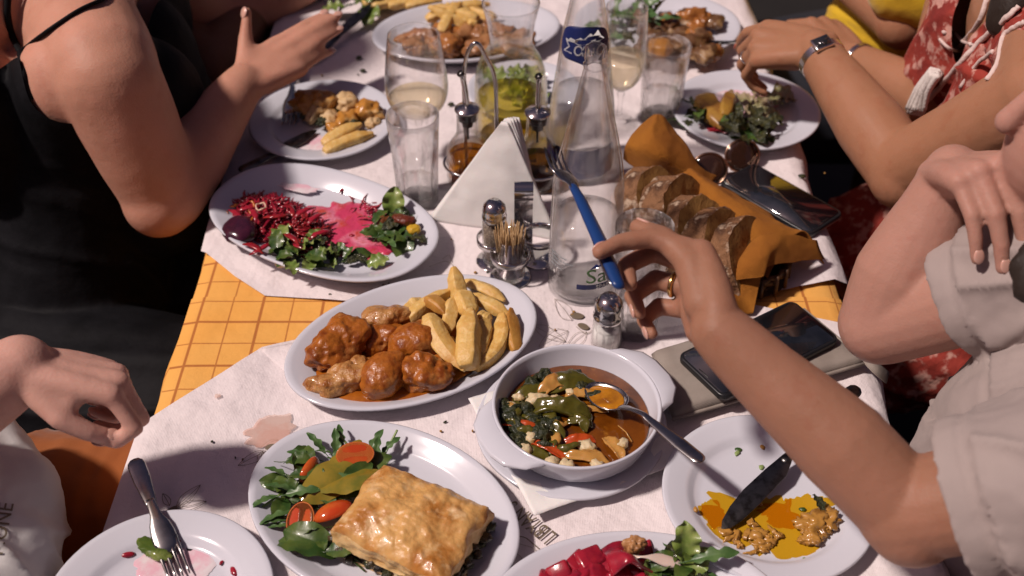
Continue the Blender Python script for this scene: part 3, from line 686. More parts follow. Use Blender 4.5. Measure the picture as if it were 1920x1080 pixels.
# shakers
def shaker(base, v0, vc, vt, hw, label, contents, cname, cap, lvl, group):
    o = thing('pepper_shaker' if cname == 'pepper' else 'salt_shaker', label, 'shaker', base, group=group)
    r = hw * depth(base) / FPX; zc, zt = zfor(base, vc), zfor(base, vt)
    t = .002
    out = [(0, 0), (r * .92, 0), (r, .003), (r * .97, zc * .5), (r * .90, zc), (r * .84, zc), (r * .84, zc * .8), (r * .88, .007), (0, .006)]
    MB().lathe(out, 10, mod=None).obj('glass_jar', glass, o, bevel=.0015)
    MB().lathe([(0, .0068), (r * .85, .0072), (r * .84, zc * lvl), (r * .5, zc * lvl + .002), (0, zc * lvl + .003)], 24).obj(cname, contents, o)
    MB().lathe([(r * .93, zc - .004), (r * .95, zc - .003), (r * .95, zc + .001), (r * .90, zc + .002), (r * .92, zc + (zt - zc) * .35), (r * .84, zc + (zt - zc) * .72), (r * .5, zt), (0, zt + .0006)], 40).obj('cap', chrome, o)
    for i in range(9):
        a = i * 2.4; q = r * .14 * math.sqrt(i); MB().lathe([(0, 0), (.0007, 0), (.0006, .0004), (0, .0004)], 8, cx=q * math.cos(a), cy=q * math.sin(a)).map(lambda p: p + V((0, 0, zt + .0003 - .0006 * q / r))).obj('hole', blackrub, o)
salt = mat('salt', (.80, .79, .76), .7, bump=(400, .5, .001)); pepper = mat('ground_pepper', (.16, .12, .09), .8, nz=(300, (.35, .29, .22), .5, .6))
shaker(P(1136, 652), 652, 590, 556, 29.5, 'glass salt shaker with a chrome cap above the stew bowl', salt, 'salt', 0, .62, None)
shaker(V((pb.x, pb.y, TZ + .0048)), 492, 410, 384, 24, 'glass pepper shaker with a chrome cap in the rack', pepper, 'pepper', 0, .8, None)
tj = thing('toothpick_jar', 'small glass jar bristling with wooden toothpicks in the rack', 'jar', V((tb.x, tb.y, TZ + .0048)))
r = 27 * depth(tb) / FPX; zc = zfor(tb, 452)
MB().lathe([(0, 0), (r * .95, 0), (r, .002), (r, zc), (r * .9, zc + .0008), (r * .9, .006), (0, .005)], 40).obj('glass_jar', glass, tj)
pick = MB().sweep([(0, 0, 0), (0, 0, .004), (0, 0, .060), (0, 0, .066)], [.0003, .00095, .00095, .0002], n=6)
pm_ = pick.mesh('toothpick', mat('toothpick_wood', (.55, .37, .19), .6))
for i in range(64):
    a = i * 2.39996; q = r * .80 * math.sqrt((i + .5) / 64); o = bpy.data.objects.new('toothpick', pm_); COL.objects.link(o)
    o.location = (tb.x + q * .8 * math.cos(a), tb.y + q * .8 * math.sin(a), TZ + .0112 + .0 + random.uniform(0, .004))
    o.rotation_euler = (-.13 * q / r * math.sin(a) + random.uniform(-.04, .04), .13 * q / r * math.cos(a) + random.uniform(-.04, .04), 0)
    tag(o, 'wooden toothpick standing with the others in the small glass jar', 'toothpick', 'toothpicks in the jar')
# ------------------------------------------------------------------ bread basket
wick = mat('wicker', (.10, .045, .018), .55, nz=(60, (.05, .02, .009), .4, .65))
bc = P(1318, 470); rot = R(-46)
bk = thing('bread_basket', 'dark wicker basket under the mustard cloth and bread', 'basket', V((bc.x, bc.y, TZ + .004)), rot)
MB().lathe([(0, 0), (.115, 0), (.118, .004), (0, .005)], 40, 1, .62).obj('woven_floor', wick, bk)
for k in range(4):
    z = .006 + k * .0065; rr = .106 + .012 * k / 5; n = 96
    ring = [((rr + .0018 * math.sin(i / n * 2 * math.pi * 24 + k * math.pi)) * math.cos(2 * math.pi * i / n), (rr + .0018 * math.sin(i / n * 2 * math.pi * 24 + k * math.pi)) * math.sin(2 * math.pi * i / n) * .62, z) for i in range(n)]
    MB().sweep(ring, .0032, n=6, closed=True).obj('wicker_strand', wick, bk)
for i in range(24):
    a = 2 * math.pi * (i + .5) / 24
    MB().sweep([(.118 * math.cos(a), .118 * math.sin(a) * .62, .002), (.117 * math.cos(a), .117 * math.sin(a) * .62, .030)], .0024, n=6).obj('stake', wick, bk)
crust = mat('bread_crust', (.21, .10, .044), .8, nz=(34, (.075, .030, .012), .45, .6), nz2=(60, (.42, .31, .22), .53, .62), bump=(38, 1, .012, 8), bump2=(150, .7, .003))
crumb = mat('bread_crumb', (.34, .185, .052), .9, nz=(70, (.20, .095, .024), .48, .62), bump=(260, .35, .002, 3))
def slice_(u, v, z, wdt, hgt, yaw, lean, label, thick=.026, seed=0, roll=0):
    """domed slice; its crumb faces look along local +x and -x"""
    c = P(u, v, z)
    o = thing('bread_slice', label, 'bread', c, group='bread slices in the basket')
    o.rotation_euler = (roll, lean, yaw)
    n = 40; ring = []
    for i in range(n):
        a = 2 * math.pi * i / n; ca, sa = math.cos(a), math.sin(a)
        y = wdt / 2 * abs(ca) ** .85 * (1 if ca > 0 else -1); zz = (hgt * abs(sa) ** .8) if sa > 0 else -hgt * .18 * abs(sa) ** .5
        k = 1 + .11 * fbm(V((ca * 1.5, sa * 1.5, seed)), 3); ring.append((y * k, (zz - hgt) * k))
    def pt(i, x, s):
        y, zz = ring[i % n]; e = .006 * fbm(V((x * 60, y * 45, zz * 45 + seed * 7)), 4)
        cz = -hgt * .5; return (x, y * s, cz + (zz - cz) * s + e)
    xs = [(-thick / 2, .955), (-thick / 2 + .002, .99), (-thick / 4, 1.01), (0, 1.015), (thick / 4, 1.005), (thick / 2 - .002, .985), (thick / 2, .95)]
    vs = [pt(i, x, s) for x, s in xs for i in range(n)]
    MB().add(vs, [(k * n + i, k * n + (i + 1) % n, (k + 1) * n + (i + 1) % n, (k + 1) * n + i) for k in range(len(xs) - 1) for i in range(n)]).obj('crust', crust, o)
    for sx in (-1, 1):
        vs, fs = [], []
        ks = [.955, .8, .6, .4, .2]
        for s in ks:
            for i in range(n):
                q = pt(i, sx * thick / 2, s); vs.append((q[0] + (sx * .0012 * fbm(V((q[1] * 90, q[2] * 90, seed + sx)), 3) if s < .95 else 0), q[1], q[2]))
        vs.append((sx * thick / 2, 0, -hgt * .5))
        for k in range(len(ks) - 1): fs += [(k * n + i, k * n + (i + 1) % n, (k + 1) * n + (i + 1) % n, (k + 1) * n + i) for i in range(n)]
        fs += [((len(ks) - 1) * n + i, (len(ks) - 1) * n + (i + 1) % n, len(vs) - 1) for i in range(n)]
        MB().add(vs, fs).obj('crumb_face', crumb, o)
yw = R(-38)
slice_(1190, 322, .082, .095, .070, yw, R(-34), 'crusty bread slice at the back of the row, nearest the cloth peak', seed=1, thick=.036)
slice_(1238, 340, .086, .108, .074, yw + .08, R(-30), 'crusty bread slice second from the cloth peak, broad and arched', seed=2, thick=.038)
slice_(1272, 376, .082, .098, .068, yw - .06, R(-35), 'smaller crusty bread slice in the middle of the row', seed=3, thick=.036)
slice_(1312, 404, .080, .106, .070, yw + .04, R(-33), 'crusty bread slice second from the front, dark on top', seed=4, thick=.036)
slice_(1354, 420, .076, .112, .074, yw + .10, R(-30), 'large pale topped bread slice at the front of the row', seed=5, thick=.042)
slice_(1322, 476, .052, .080, .050, yw - .1, R(-40), 'lowest bread slice at the front beside the raised wrist', seed=6, thick=.030)
mustard = mat('mustard_cloth', (.40, .15, .013), .9, nz=(14, (.31, .105, .009), .4, .65), bump=(40, .7, .006, 5)); weave(mustard, 330, .7, .0012)
def bez(net, nu=28, nv=28, th=.0016, wob=.0015, seed=0):
    """smooth sheet through a net of control points given as rows of (u, v, z)"""
    rows = [[P(*q) for q in r] for r in net]
    def cr(pts, t):
        n = len(pts) - 1; t = min(max(t, 0), 1) * n; i = min(int(t), n - 1); t -= i
        p0, p1, p2, p3 = pts[max(i - 1, 0)], pts[i], pts[i + 1], pts[min(i + 2, n)]
        return .5 * ((2 * p1) + (p2 - p0) * t + (2 * p0 - 5 * p1 + 4 * p2 - p3) * t * t + (3 * p1 - p0 - 3 * p2 + p3) * t ** 3)
    def f(a, b):
        p = cr([cr(r, a) for r in rows], b); return p + V((0, 0, wob * fbm(p * 22 + V((seed, 0, 0)), 3) + wob * .5 * abs(fbm(p * 45 + V((0, seed, 0)), 2))))
    return MB().grid(f, nu, nv, th=th)
bn = thing('basket_cloth', 'mustard woven cloth napkin lining the bread basket with a pointed peak', 'cloth napkin', V((bc.x, bc.y, TZ + .01)))
# back peak
bez([[(1168, 300, .03), (1215, 330, .03), (1262, 340, .03), (1320, 350, .03), (1345, 330, .02)],
     [(1174, 268, .065), (1212, 285, .075), (1248, 296, .072), (1284, 292, .066), (1312, 312, .045)],
     [(1198, 236, .085), (1218, 244, .098), (1238, 252, .094), (1258, 250, .088), (1284, 266, .07)],
     [(1226, 216, .098), (1231, 214, .105), (1236, 214, .104), (1241, 216, .102), (1248, 220, .096)]], seed=1, wob=.004).obj('cloth_peak', mustard, bn, local=False)
# right hand strip running along the bread
bez([[(1262, 345, .03), (1330, 420, .045), (1400, 480, .045), (1440, 520, .035)],
     [(1285, 322, .062), (1350, 375, .070), (1420, 428, .066), (1470, 462, .052)],
     [(1298, 318, .060), (1372, 366, .060), (1448, 412, .056), (1508, 436, .050)],
     [(1330, 345, .012), (1395, 375, .010), (1462, 418, .020), (1546, 494, .012)]], seed=4, wob=.005).obj('cloth_strip', mustard, bn, local=False)
# front flap hanging to the table
bez([[(1395, 470, .050), (1418, 448, .066), (1436, 442, .070), (1480, 440, .062), (1530, 452, .040)],
     [(1372, 500, .045), (1402, 486, .060), (1434, 480, .064), (1462, 466, .058), (1536, 470, .030)],
     [(1350, 530, .030), (1385, 525, .042), (1430, 520, .045), (1440, 500, .05), (1545, 486, .018)]], seed=7, wob=.003).obj('cloth_fold', mustard, bn, local=False)
bez([[(1398, 472, .052), (1415, 456, .064), (1434, 444, .070)],
     [(1368, 512, .036), (1398, 500, .050), (1436, 484, .056)],
     [(1345, 548, .016), (1384, 545, .028), (1424, 528, .034)],
     [(1335, 588, .004), (1375, 592, .006), (1412, 590, .008)]], seed=9, wob=.003).obj('cloth_flap', mustard, bn, local=False)
# ------------------------------------------------------------------ sunglasses, phones, pouch
sg = thing('sunglasses', 'dark round sunglasses lying beside the phone and cloth peak', 'sunglasses', P(1345, 325))
brass = mat('rose_metal', (.55, .35, .25), .25, 1); lens = mat('dark_lens', (.035, .015, .010), .06, coat=.6)
for u, v, rz in ((1330, 318, 0), (1392, 292, .15)):
    c = P(u, v, .020); fr_ = Matrix.Translation(c) @ Matrix.Rotation(rz, 4, 'Z') @ Matrix.Rotation(R(58), 4, 'X')
    MB().lathe([(0, .0012), (.016, .0008), (.0235, 0), (.0235, -.0012), (.016, -.0005), (0, -.0002)], 36, 1, .92).xf(fr_).obj('lens', lens, sg, local=False)
    MB().sweep([(.0243 * math.cos(2 * math.pi * i / 40), .0224 * math.sin(2 * math.pi * i / 40), 0) for i in range(40)], .0014, n=8, closed=True).xf(fr_).obj('rim', brass, sg, local=False)
MB().sweep(smoothcurve([P(1352, 312, .022), P(1361, 302, .027), P(1371, 302, .024)], 4), .0013, n=8).obj('bridge', brass, sg, local=False)
for q in ([P(1300, 318, .02), P(1330, 345, .010), P(1372, 338, .005)], [P(1420, 290, .02), P(1400, 318, .008), P(1360, 326, .005)]):
    MB().sweep(smoothcurve(q, 6), .0015, n=8).obj('temple', brass, sg, local=False)
def phone(c, dirv, L, Wd, label, up=(0, 0, 1), T=.0085):
    o = thing('smartphone', label, 'phone', c, rot=frame_rot(dirv, up))
    def rr(l, w_, r, n=6):
        out = []
        for cx, cy, a0 in ((l - r, w_ - r, 0), (-l + r, w_ - r, 90), (-l + r, -w_ + r, 180), (l - r, -w_ + r, 270)):
            for i in range(n + 1): a = R(a0 + 90 * i / n); out.append((cx + r * math.cos(a), cy + r * math.sin(a)))
        return out
    MB().prism(rr(L / 2, Wd / 2, .010), 0, T).obj('case', phoneb, o, bevel=.0022, segs=3)
    MB().prism(rr(L / 2 - .0035, Wd / 2 - .0035, .0075), T - .0001, T + .0004).obj('screen', screen, o)
    MB().prism([(L / 2 - .0055 + .0008 * math.cos(i), .010 * math.cos(2 * math.pi * i / 12)) if 0 else (L / 2 - .006 + .0009 * math.sin(2 * math.pi * i / 12), .009 * math.cos(2 * math.pi * i / 12)) for i in range(12)], T + .0004, T + .0006).obj('earpiece', blackrub, o)
    MB().sweep([(L * .12, Wd / 2 + .0002, T * .5), (L * .25, Wd / 2 + .0002, T * .5)], .0011, n=6).obj('side_button', phoneb, o)
    return o
a, b = P(1384, 328, .0095), P(1546, 420, .0095)
phone((a + b) / 2 - V((0, 0, .0055)), b - a, (b - a).length + .008, .073, 'black smartphone with a smudged reflecting screen beside the basket cloth')
pouchm = mat('canvas_pouch', (.30, .26, .225), .85, nz=(20, (.25, .21, .18), .4, .65), bump=(80, .3, .002)); weave(pouchm, 260, .4, .0008)
pz1 = .026
cs = [P(1222, 655, pz1), P(1508, 572, pz1), P(1628, 672, pz1), P(1262, 778, pz1)]
pch = thing('zip_pouch', 'beige canvas zip pouch lying under the smartphone', 'pouch', V((sum(c.x for c in cs) / 4, sum(c.y for c in cs) / 4, TZ + .0075)))
def pouchtop(up):
    def f(s, t):
        p = cs[0].lerp(cs[1], s).lerp(cs[3].lerp(cs[2], s), t); e = min(s, 1 - s, t, 1 - t)
        k = min(1, e / .09); k = math.sqrt(max(0, 1 - (1 - k) ** 2)); h = .010 + (.0105 * k + .0025 * fbm(V((p.x * 18, p.y * 18, 5)), 3) * k) * (1 if up else -.72)
        return V((p.x, p.y, TZ + .0085 + h))
    return f
m = MB().grid(pouchtop(1), 40, 30).grid(pouchtop(0), 40, 30); m.obj('pouch_body', pouchm, pch, local=False)
e = [cs[0].lerp(cs[1], s) for s in (0, .25, .5, .75, 1)]
for A, B in ((cs[1], cs[2]), (cs[2], cs[3])):
    MB().sweep([V((p.x, p.y, TZ + .0193)) for p in [A.lerp(B, i / 8) for i in range(9)]], .0021, n=8).obj('piping', pouchm, pch, local=False)
q = [P(1618, 662, .022), P(1642, 690, .018), P(1664, 708, .006)]
MB().sweep(smoothcurve(q, 4), .0075, sec=[(-1, -.12), (1, -.12), (1, .12), (-1, .12)]).obj('zip_tab', pouchm, pch, local=False)
MB().sweep([P(1606, 655, .021), P(1622, 667, .0215)], .0032, n=8).obj('zip_slider', steel, pch, local=False)
a, b = P(1524, 602, .036), P(1318, 704, .036)
phone((a + b) / 2 - V((0, 0, .0065)), b - a, (b - a).length + .01, .078, 'black smartphone with a dark glossy screen on the canvas pouch')
# ------------------------------------------------------------------ cutlery
def handlepts(L, w0, w1, n=10): return [(i / n * L, w0 + (w1 - w0) * (i / n) ** 1.5) for i in range(n + 1)]
def cutl(kind, tip, end, label, m=steel, L=None, group=None, up=(0, 0, 1), filled=None):
    """tip and end are world points; the piece is built along local x from tip (0) to end (L)"""
    d = end - tip; L = d.length
    o = thing({'fork': 'fork', 'knife': 'table_knife', 'spoon': 'spoon'}[kind], label, kind if kind != 'knife' else 'knife', tip, rot=frame_rot(d, up), group=group)
    sec = [(math.cos(2 * math.pi * i / 12), math.sin(2 * math.pi * i / 12)) for i in range(12)]
    if kind == 'fork':
        for k in range(4):
            y = (k - 1.5) * .0062
            MB().sweep([(0, y, .0015), (.012, y, -.0015), (.030, y, -.0025), (.046, y * .98, 0)], [.0006, .0015, .0019, .0024], n=8, flat=.6).obj('tine', m, o)
        c = [(.043, 0, -.0006), (.052, 0, .001), (.062, 0, .003), (.072, 0, .005), (.09, 0, .0055), (L * .6, 0, .004), (L * .85, 0, .001), (L, 0, 0)]
        MB().sweep(smoothcurve(c, 4), [lerpl([.0118, .0115, .0095, .0055, .0036, .0048, .0085, .0088], i / 28) for i in range(29)], sec=sec, flat=.22, round_ends=3).obj('handle', m, o)
    if kind == 'knife':
        bl = L * .5
        prof_ = [(0, -.004), (.006, -.0095), (.02, -.0125), (.045, -.0135), (bl * .82, -.0125), (bl * .96, -.007), (bl, -.005), (bl, .0052), (bl * .75, .0075), (bl * .45, .0085), (.025, .0060), (.008, .0015)]
        MB().prism(prof_, -.0006, .0006).obj('blade', m, o, bevel=.0004)
        c = [(bl - .004, 0, 0), (bl + .008, 0, 0), (bl + .02, 0, 0), (L * .75, 0, 0), (L, 0, 0)]
        MB().sweep(smoothcurve(c, 4), [lerpl([.0055, .0045, .0058, .0072, .0085], i / 16) for i in range(17)], sec=sec, flat=.42, round_ends=3).obj('handle', m, o)
    if kind == 'spoon':
        bl = .056
        def f(s, t):
            a = 2 * math.pi * s; r = t; x = bl / 2 + bl / 2 * r * math.cos(a); wd = .0185 * (1 + .12 * math.cos(a)); y = wd * r * math.sin(a)
            return (x, y, .0015 - .0095 * (1 - r * r))
        MB().grid(f, 36, 10, th=.0011).obj('spoon_bowl', m, o)
        c = [(bl - .002, 0, .001), (bl + .012, 0, .006), (bl + .03, 0, .010), (L * .6, 0, .008), (L * .85, 0, .003), (L, 0, 0)]
        MB().sweep(smoothcurve(c, 4), [lerpl([.0055, .0034, .0032, .0042, .0078, .0075], i / 20) for i in range(21)], sec=sec, flat=.26, round_ends=3).obj('handle', m, o)
        if filled: MB().lathe([(0, 0), (.9, -.0001), (.98, -.0006), (.6, -.006), (0, -.008)], 32, bl / 2 * .88, .0162).xf(Matrix.Translation((bl / 2, 0, 0))).obj('oil', filled, o)
    return o
spoonoil = mat('golden_oil', (.50, .20, .006), .05, coat=1, sss=.3, sscale=.004, nz=(45, (.26, .09, .004), .45, .65))
cutl('spoon', P(1103, 722, .046), P(1308, 858, .078), 'steel spoon of golden oil resting in the stew bowl', filled=spoonoil)
cutl('knife', P(1346, 988, .0165), P(1600, 734, .050), 'dark smeared steel knife resting on the oily white plate', darksteel)
cutl('fork', P(338, 1084, .018), P(256, 872, .036), 'steel fork lying with its tines on the scrap filled white plate')
cutl('fork', P(540, 235, .018), P(556, 112, .020), 'dark steel fork resting on the rim of the half eaten pie plate', steel)
cutl('knife', P(598, 246, .018), P(458, 316, .016), 'dark steel knife across the half eaten pie plate and the table', darksteel)
cutl('knife', P(700, 8, .030), P(585, 112, .010), 'dark knife lying under the pointing fingertips', darksteel)
cutl('fork', P(1082, 250, .004), P(1130, 330, .004), 'small steel fork half hidden behind the clear bottle') if 0 else None
cutl('knife', P(1300, 82, .030), P(1415, 78, .044), 'knife gripped by the hand with the silver watch', darksteel)
# ------------------------------------------------------------------ food builders
def lump(c, r, rot, seed, m, name, label, cat, group=None, lumps=.28, freq=26, sub=4, knob=0, flat=.0, parent=None, fine=1):
    """irregular cooked piece: a ball pushed about by layered noise"""
    bm = bmesh.new(); bmesh.ops.create_icosphere(bm, subdivisions=sub, radius=1)
    rm = Matrix.Rotation(rot, 3, 'Z'); mr = max(r)
    for v in bm.verts:
        p = v.co.copy(); w_ = V((p.x * r[0], p.y * r[1], p.z * r[2]))
        f1 = freq * .022 / mr if mr < .015 else freq
        k = 1 + lumps * 1.15 * fbm(w_ * f1 * 1.5 + V((seed, seed * .7, 0)), 3) + fine * lumps * .55 * (.3 - abs(fbm(w_ * f1 * 3.2 + V((seed * 2, 0, 1)), 3))) + fine * lumps * .16 * fbm(w_ * f1 * 9 + V((0, seed, 1)), 2)
        if knob: k += knob * max(0, noise.noise(w_ * freq * 1.7 + V((0, seed, 4)))) - knob * .6 * max(0, .25 - abs(noise.noise(w_ * freq * .9 + V((seed, 9, 0)))))
        q = w_ * k
        if q.z < -r[2] * .55: q.z = -r[2] * .55 + (q.z + r[2] * .55) * .2
        v.co = rm @ q
    me = bpy.data.meshes.new(name); bm.to_mesh(me); bm.free()
    me.polygons.foreach_set('use_smooth', [True] * len(me.polygons)); me.materials.append(m)
    o = bpy.data.objects.new(name, me); COL.objects.link(o)
    if parent is not None: o.parent = parent
    else: tag(o, label, cat, group)
    o.location = c; return o
def wedge(p0, p1, wd, th, bend, seed, m, label, group, face=0):
    """one potato fry: a tapering four or five sided stick"""
    o = thing
    d = p1 - p0; L = d.length; rnd = random.Random(seed)
    sec = [(1, -.55), (.8, -.8), (-.75, -.85), (-1, -.5), (-.62, .8), (-.35, .95), (.7, .72), (.92, .4)]
    sec = [(x * (1 + rnd.uniform(-.12, .12)), y * (1 + rnd.uniform(-.12, .12))) for x, y in sec]
    n = 15; pts, rad = [], []
    for i in range(n):
        t = i / (n - 1); pts.append(V((L * t, bend * L * math.sin(math.pi * t), bend * .4 * L * math.sin(math.pi * t))))
        e = min(1, .62 + t / .14 * .38 if t < .14 else 1) * min(1, (.30 + (1 - t) / .30 * .70) if t > .70 else 1)
        rad.append(wd / 2 * max(.12, e) * (1 + .07 * math.sin(t * 5 + seed) + .05 * rnd.uniform(-1, 1)))
    pts = [V((p.x, p.y, p.z)) for p in pts]
    rr = sec; a = face; sec = [(x * math.cos(a) - y * math.sin(a), x * math.sin(a) + y * math.cos(a)) for x, y in sec]
    mb = MB().sweep(pts, rad, sec=sec, flat=th / wd)
    ob = mb.obj('potato_fry', m, bevel=wd * .07, segs=2, sharp=50)
    ob.location = p0; ob.rotation_mode = 'QUATERNION'; ob.rotation_quaternion = frame_rot(d)
    return tag(ob, label, 'fry', group)
def leafmesh(L, W, seed, curl=.3, ruffle=.0, fold=.25, teeth=0, nu=9, nv=14, stem=0):
    """leaf along local x, lying flat"""
    rnd = random.Random(seed); ph = rnd.uniform(0, 6)
    def f(a, b):
        t = b; s = (a - .5) * 2; wv = W / 2 * (math.sin(math.pi * min(1, t * .92 + .06)) ** .75)
        if teeth: wv *= 1 - .45 * (.5 + .5 * math.cos(t * teeth * 2 * math.pi)) * (t < .8)
        x = L * t; y = s * wv; z = fold * abs(s) * wv * (1 - .4 * t) + curl * L * math.sin(t * 2.2) * .35 * (1 if rnd else 1)
        z += ruffle * W * abs(s) ** 2 * math.sin(t * 19 + ph + s * 2) + .05 * W * noise.noise(V((x * 60, y * 60, seed))) - .012 * W * math.exp(-(s * 6) ** 2)
        return (x, y, z - curl * L * t * t * .35)
    mb = MB().grid(f, nu, nv)
    return mb
LEAFCACHE = {}
def leaf(kind, p, yaw, pitch=0, roll=0, label='', group=None, scale=1, variant=0):
    key = (kind, variant % 4)
    if key not in LEAFCACHE:
        v = variant % 4
        pr = {'spinach': (dict(L=.045, W=.026, seed=v, curl=.35 + .1 * v, ruffle=.06, fold=.28), spin), 'rocket': (dict(L=.05, W=.017, seed=v + 9, curl=.4, ruffle=.05, fold=.3, teeth=3.3, nv=26), rocket),
              'lettuce': (dict(L=.05, W=.036, seed=v + 20, curl=.3, ruffle=.14, fold=.35, nv=20), lett), 'dressed': (dict(L=.062, W=.034, seed=v + 30, curl=.3, ruffle=.03, fold=-.3), dress),
              'wilted': (dict(L=.05, W=.03, seed=v + 60, curl=.2, ruffle=.12, fold=.3, nv=18), wilt), 'dark': (dict(L=.042, W=.022, seed=v + 40, curl=.5, ruffle=.12, fold=.4, nv=18), herbdk)}[kind]
        mb = leafmesh(**pr[0])
        if kind in ('rocket', 'spinach'): mb.sweep([(-.022, .002 * v, -.002), (-.01, 0, 0), (.0, 0, .0006), (.02, 0, .0022)], [.0007, .0008, .0008, .0004], n=6)
        LEAFCACHE[key] = (mb.mesh(kind + '_leaf', pr[1]), {'spinach': 'spinach_leaf', 'rocket': 'rocket_leaf', 'lettuce': 'lettuce_leaf', 'dressed': 'dressed_leaf', 'dark': 'herb_leaf', 'wilted': 'lettuce_leaf'}[kind])
    me, nm = LEAFCACHE[key]
    o = bpy.data.objects.new(nm, me); COL.objects.link(o); o.location = p; o.rotation_euler = (roll, pitch, yaw); o.scale = (scale,) * 3
    return tag(o, label, 'leaf', group)
def puddle(key, u, v, rx, ry, rz, seed, m, name, label, rough=.3, dz=.0004, dome=.0012, cat='sauce', freq=1.6):
    p = inplate(key, u, v, dz); o = flatblob((0, 0, 0), rx, ry, rz, seed, rough, n=90, dome=dome, freq=freq).obj(name, m)
    o.location = p; return tag(o, label, cat)
# ------------------------------------------------------------------ chicken platter
puddle('chicken', 762, 664, .103, .0675, R(27), 1.1, sauce, 'sauce', 'orange brown sauce pooled around the stewed chicken pieces', .05, cat='sauce', dz=.0062, dome=.0030)
G = 'stewed chicken pieces on the oval platter'
def chick(u, v, z, r, rot, seed, label, m=meat, **k): return lump(inplate('chicken', u, v, z), tuple(q * f_ for q, f_ in zip(r, (.97, .97, 1.0))), rot, seed, m, 'chicken_piece', label, 'chicken', G, sub=5, fine=.45, **k)
chick(642, 648, .019, (.038, .027, .024), R(55), 1.3, 'rough glazed chicken thigh at the left end of the platter', lumps=.30, knob=.35)
chick(728, 598, .016, (.030, .018, .017), R(10), 2.7, 'pale ridged chicken piece at the back beside the fries', meatpale, lumps=.25, knob=.3)
chick(712, 636, .010, (.034, .022, .016), R(5), 5.1, 'dark sauced chicken piece sunk in the middle of the stew', lumps=.35, knob=.3)
chick(782, 640, .019, (.034, .025, .022), R(25), 3.9, 'smooth rounded chicken piece touching the large front fry', lumps=.16, freq=20, knob=.12)
chick(645, 712, .013, (.036, .019, .017), R(20), 6.4, 'pale knobbly drumstick piece at the near left of the platter', meatpale, lumps=.35, knob=.5)
chick(680, 692, .011, (.018, .012, .013), R(40), 7.4, 'small torn scrap of chicken between the drumstick and breast', meatpale, lumps=.4, knob=.5)
chick(722, 705, .019, (.030, .024, .023), R(65), 8.8, 'folded smooth chicken breast piece at the front', lumps=.16, freq=22, knob=.15)
chick(798, 700, .018, (.029, .023, .021), R(0), 9.6, 'blocky knuckled chicken joint at the front near the fries', lumps=.28, freq=30, knob=.5)
chick(840, 672, .008, (.024, .018, .012), R(30), 4.4, 'sauced chicken scrap half hidden beneath the fries', lumps=.3, knob=.3)
bm_ = mat('bone', (.62, .50, .36), .4)
single(MB().sweep([(0, 0, 0), (.008, 0, .002), (.02, 0, .003)], [.0042, .0032, .003], n=10, round_ends=3), 'chicken_bone', bm_, 'small bone end poking out beside the chicken joint', 'bone', inplate('chicken', 838, 692, .014), R(140))
G = 'thick fries on the oval platter'
FR = [((864, 562, .020), (850, 500, .046), .021, .0), ((872, 528, .014), (946, 564, .014), .017, .05), ((766, 600, .018), (850, 543, .024), .022, .03), ((757, 588, .012), (790, 560, .014), .016, 0),
      ((799, 560, .030), (836, 590, .030), .017, .05), ((838, 622, .020), (855, 556, .030), .021, .02), ((862, 548, .032), (882, 598, .028), .023, .02), ((882, 556, .020), (956, 596, .018), .017, .06),
      ((804, 592, .036), (872, 694, .020), .023, -.05), ((876, 690, .024), (883, 580, .040), .033, .02), ((890, 672, .018), (914, 592, .026), .022, .02), ((890, 690, .014), (942, 588, .024), .023, -.13),
      ((968, 660, .012), (958, 578, .020), .018, .03), ((896, 590, .026), (922, 600, .024), .016, 0), ((872, 610, .016), (930, 640, .010), .020, .04), ((830, 640, .010), (860, 660, .010), .022, .0)]
LB = ['upright pointed fry at the back of the pile', 'long fry lying apart at the far rim of the platter', 'broad long fry at the left edge of the pile', 'short fry half hidden at the far left of the pile', 'short brown tipped fry standing over the big front fry', 'pale fry standing in the middle left of the pile',
      'brown tipped fry in the centre under the upright one', 'slim fry at the right of the pile behind the curved one', 'longest fry sliding into the chicken at the front', 'biggest wedge shaped fry at the front centre with a ridge', 'shaded fry behind the right flank of the big wedge', 'long curved fry bending along the right of the pile',
      'browned fry alone on the right side of the platter', 'small square ended fry peeking out at the pile top', 'fry buried under the right side of the pile', 'fry buried in the sauce under the long front fry']
for i, (a, b, wd, bd) in enumerate(FR):
    wedge(inplate('chicken', *a), inplate('chicken', *b), wd, wd * .82, bd, i * 3 + 1, friesb if i in (4, 12) else friesm, LB[i], G, face=i * .9)
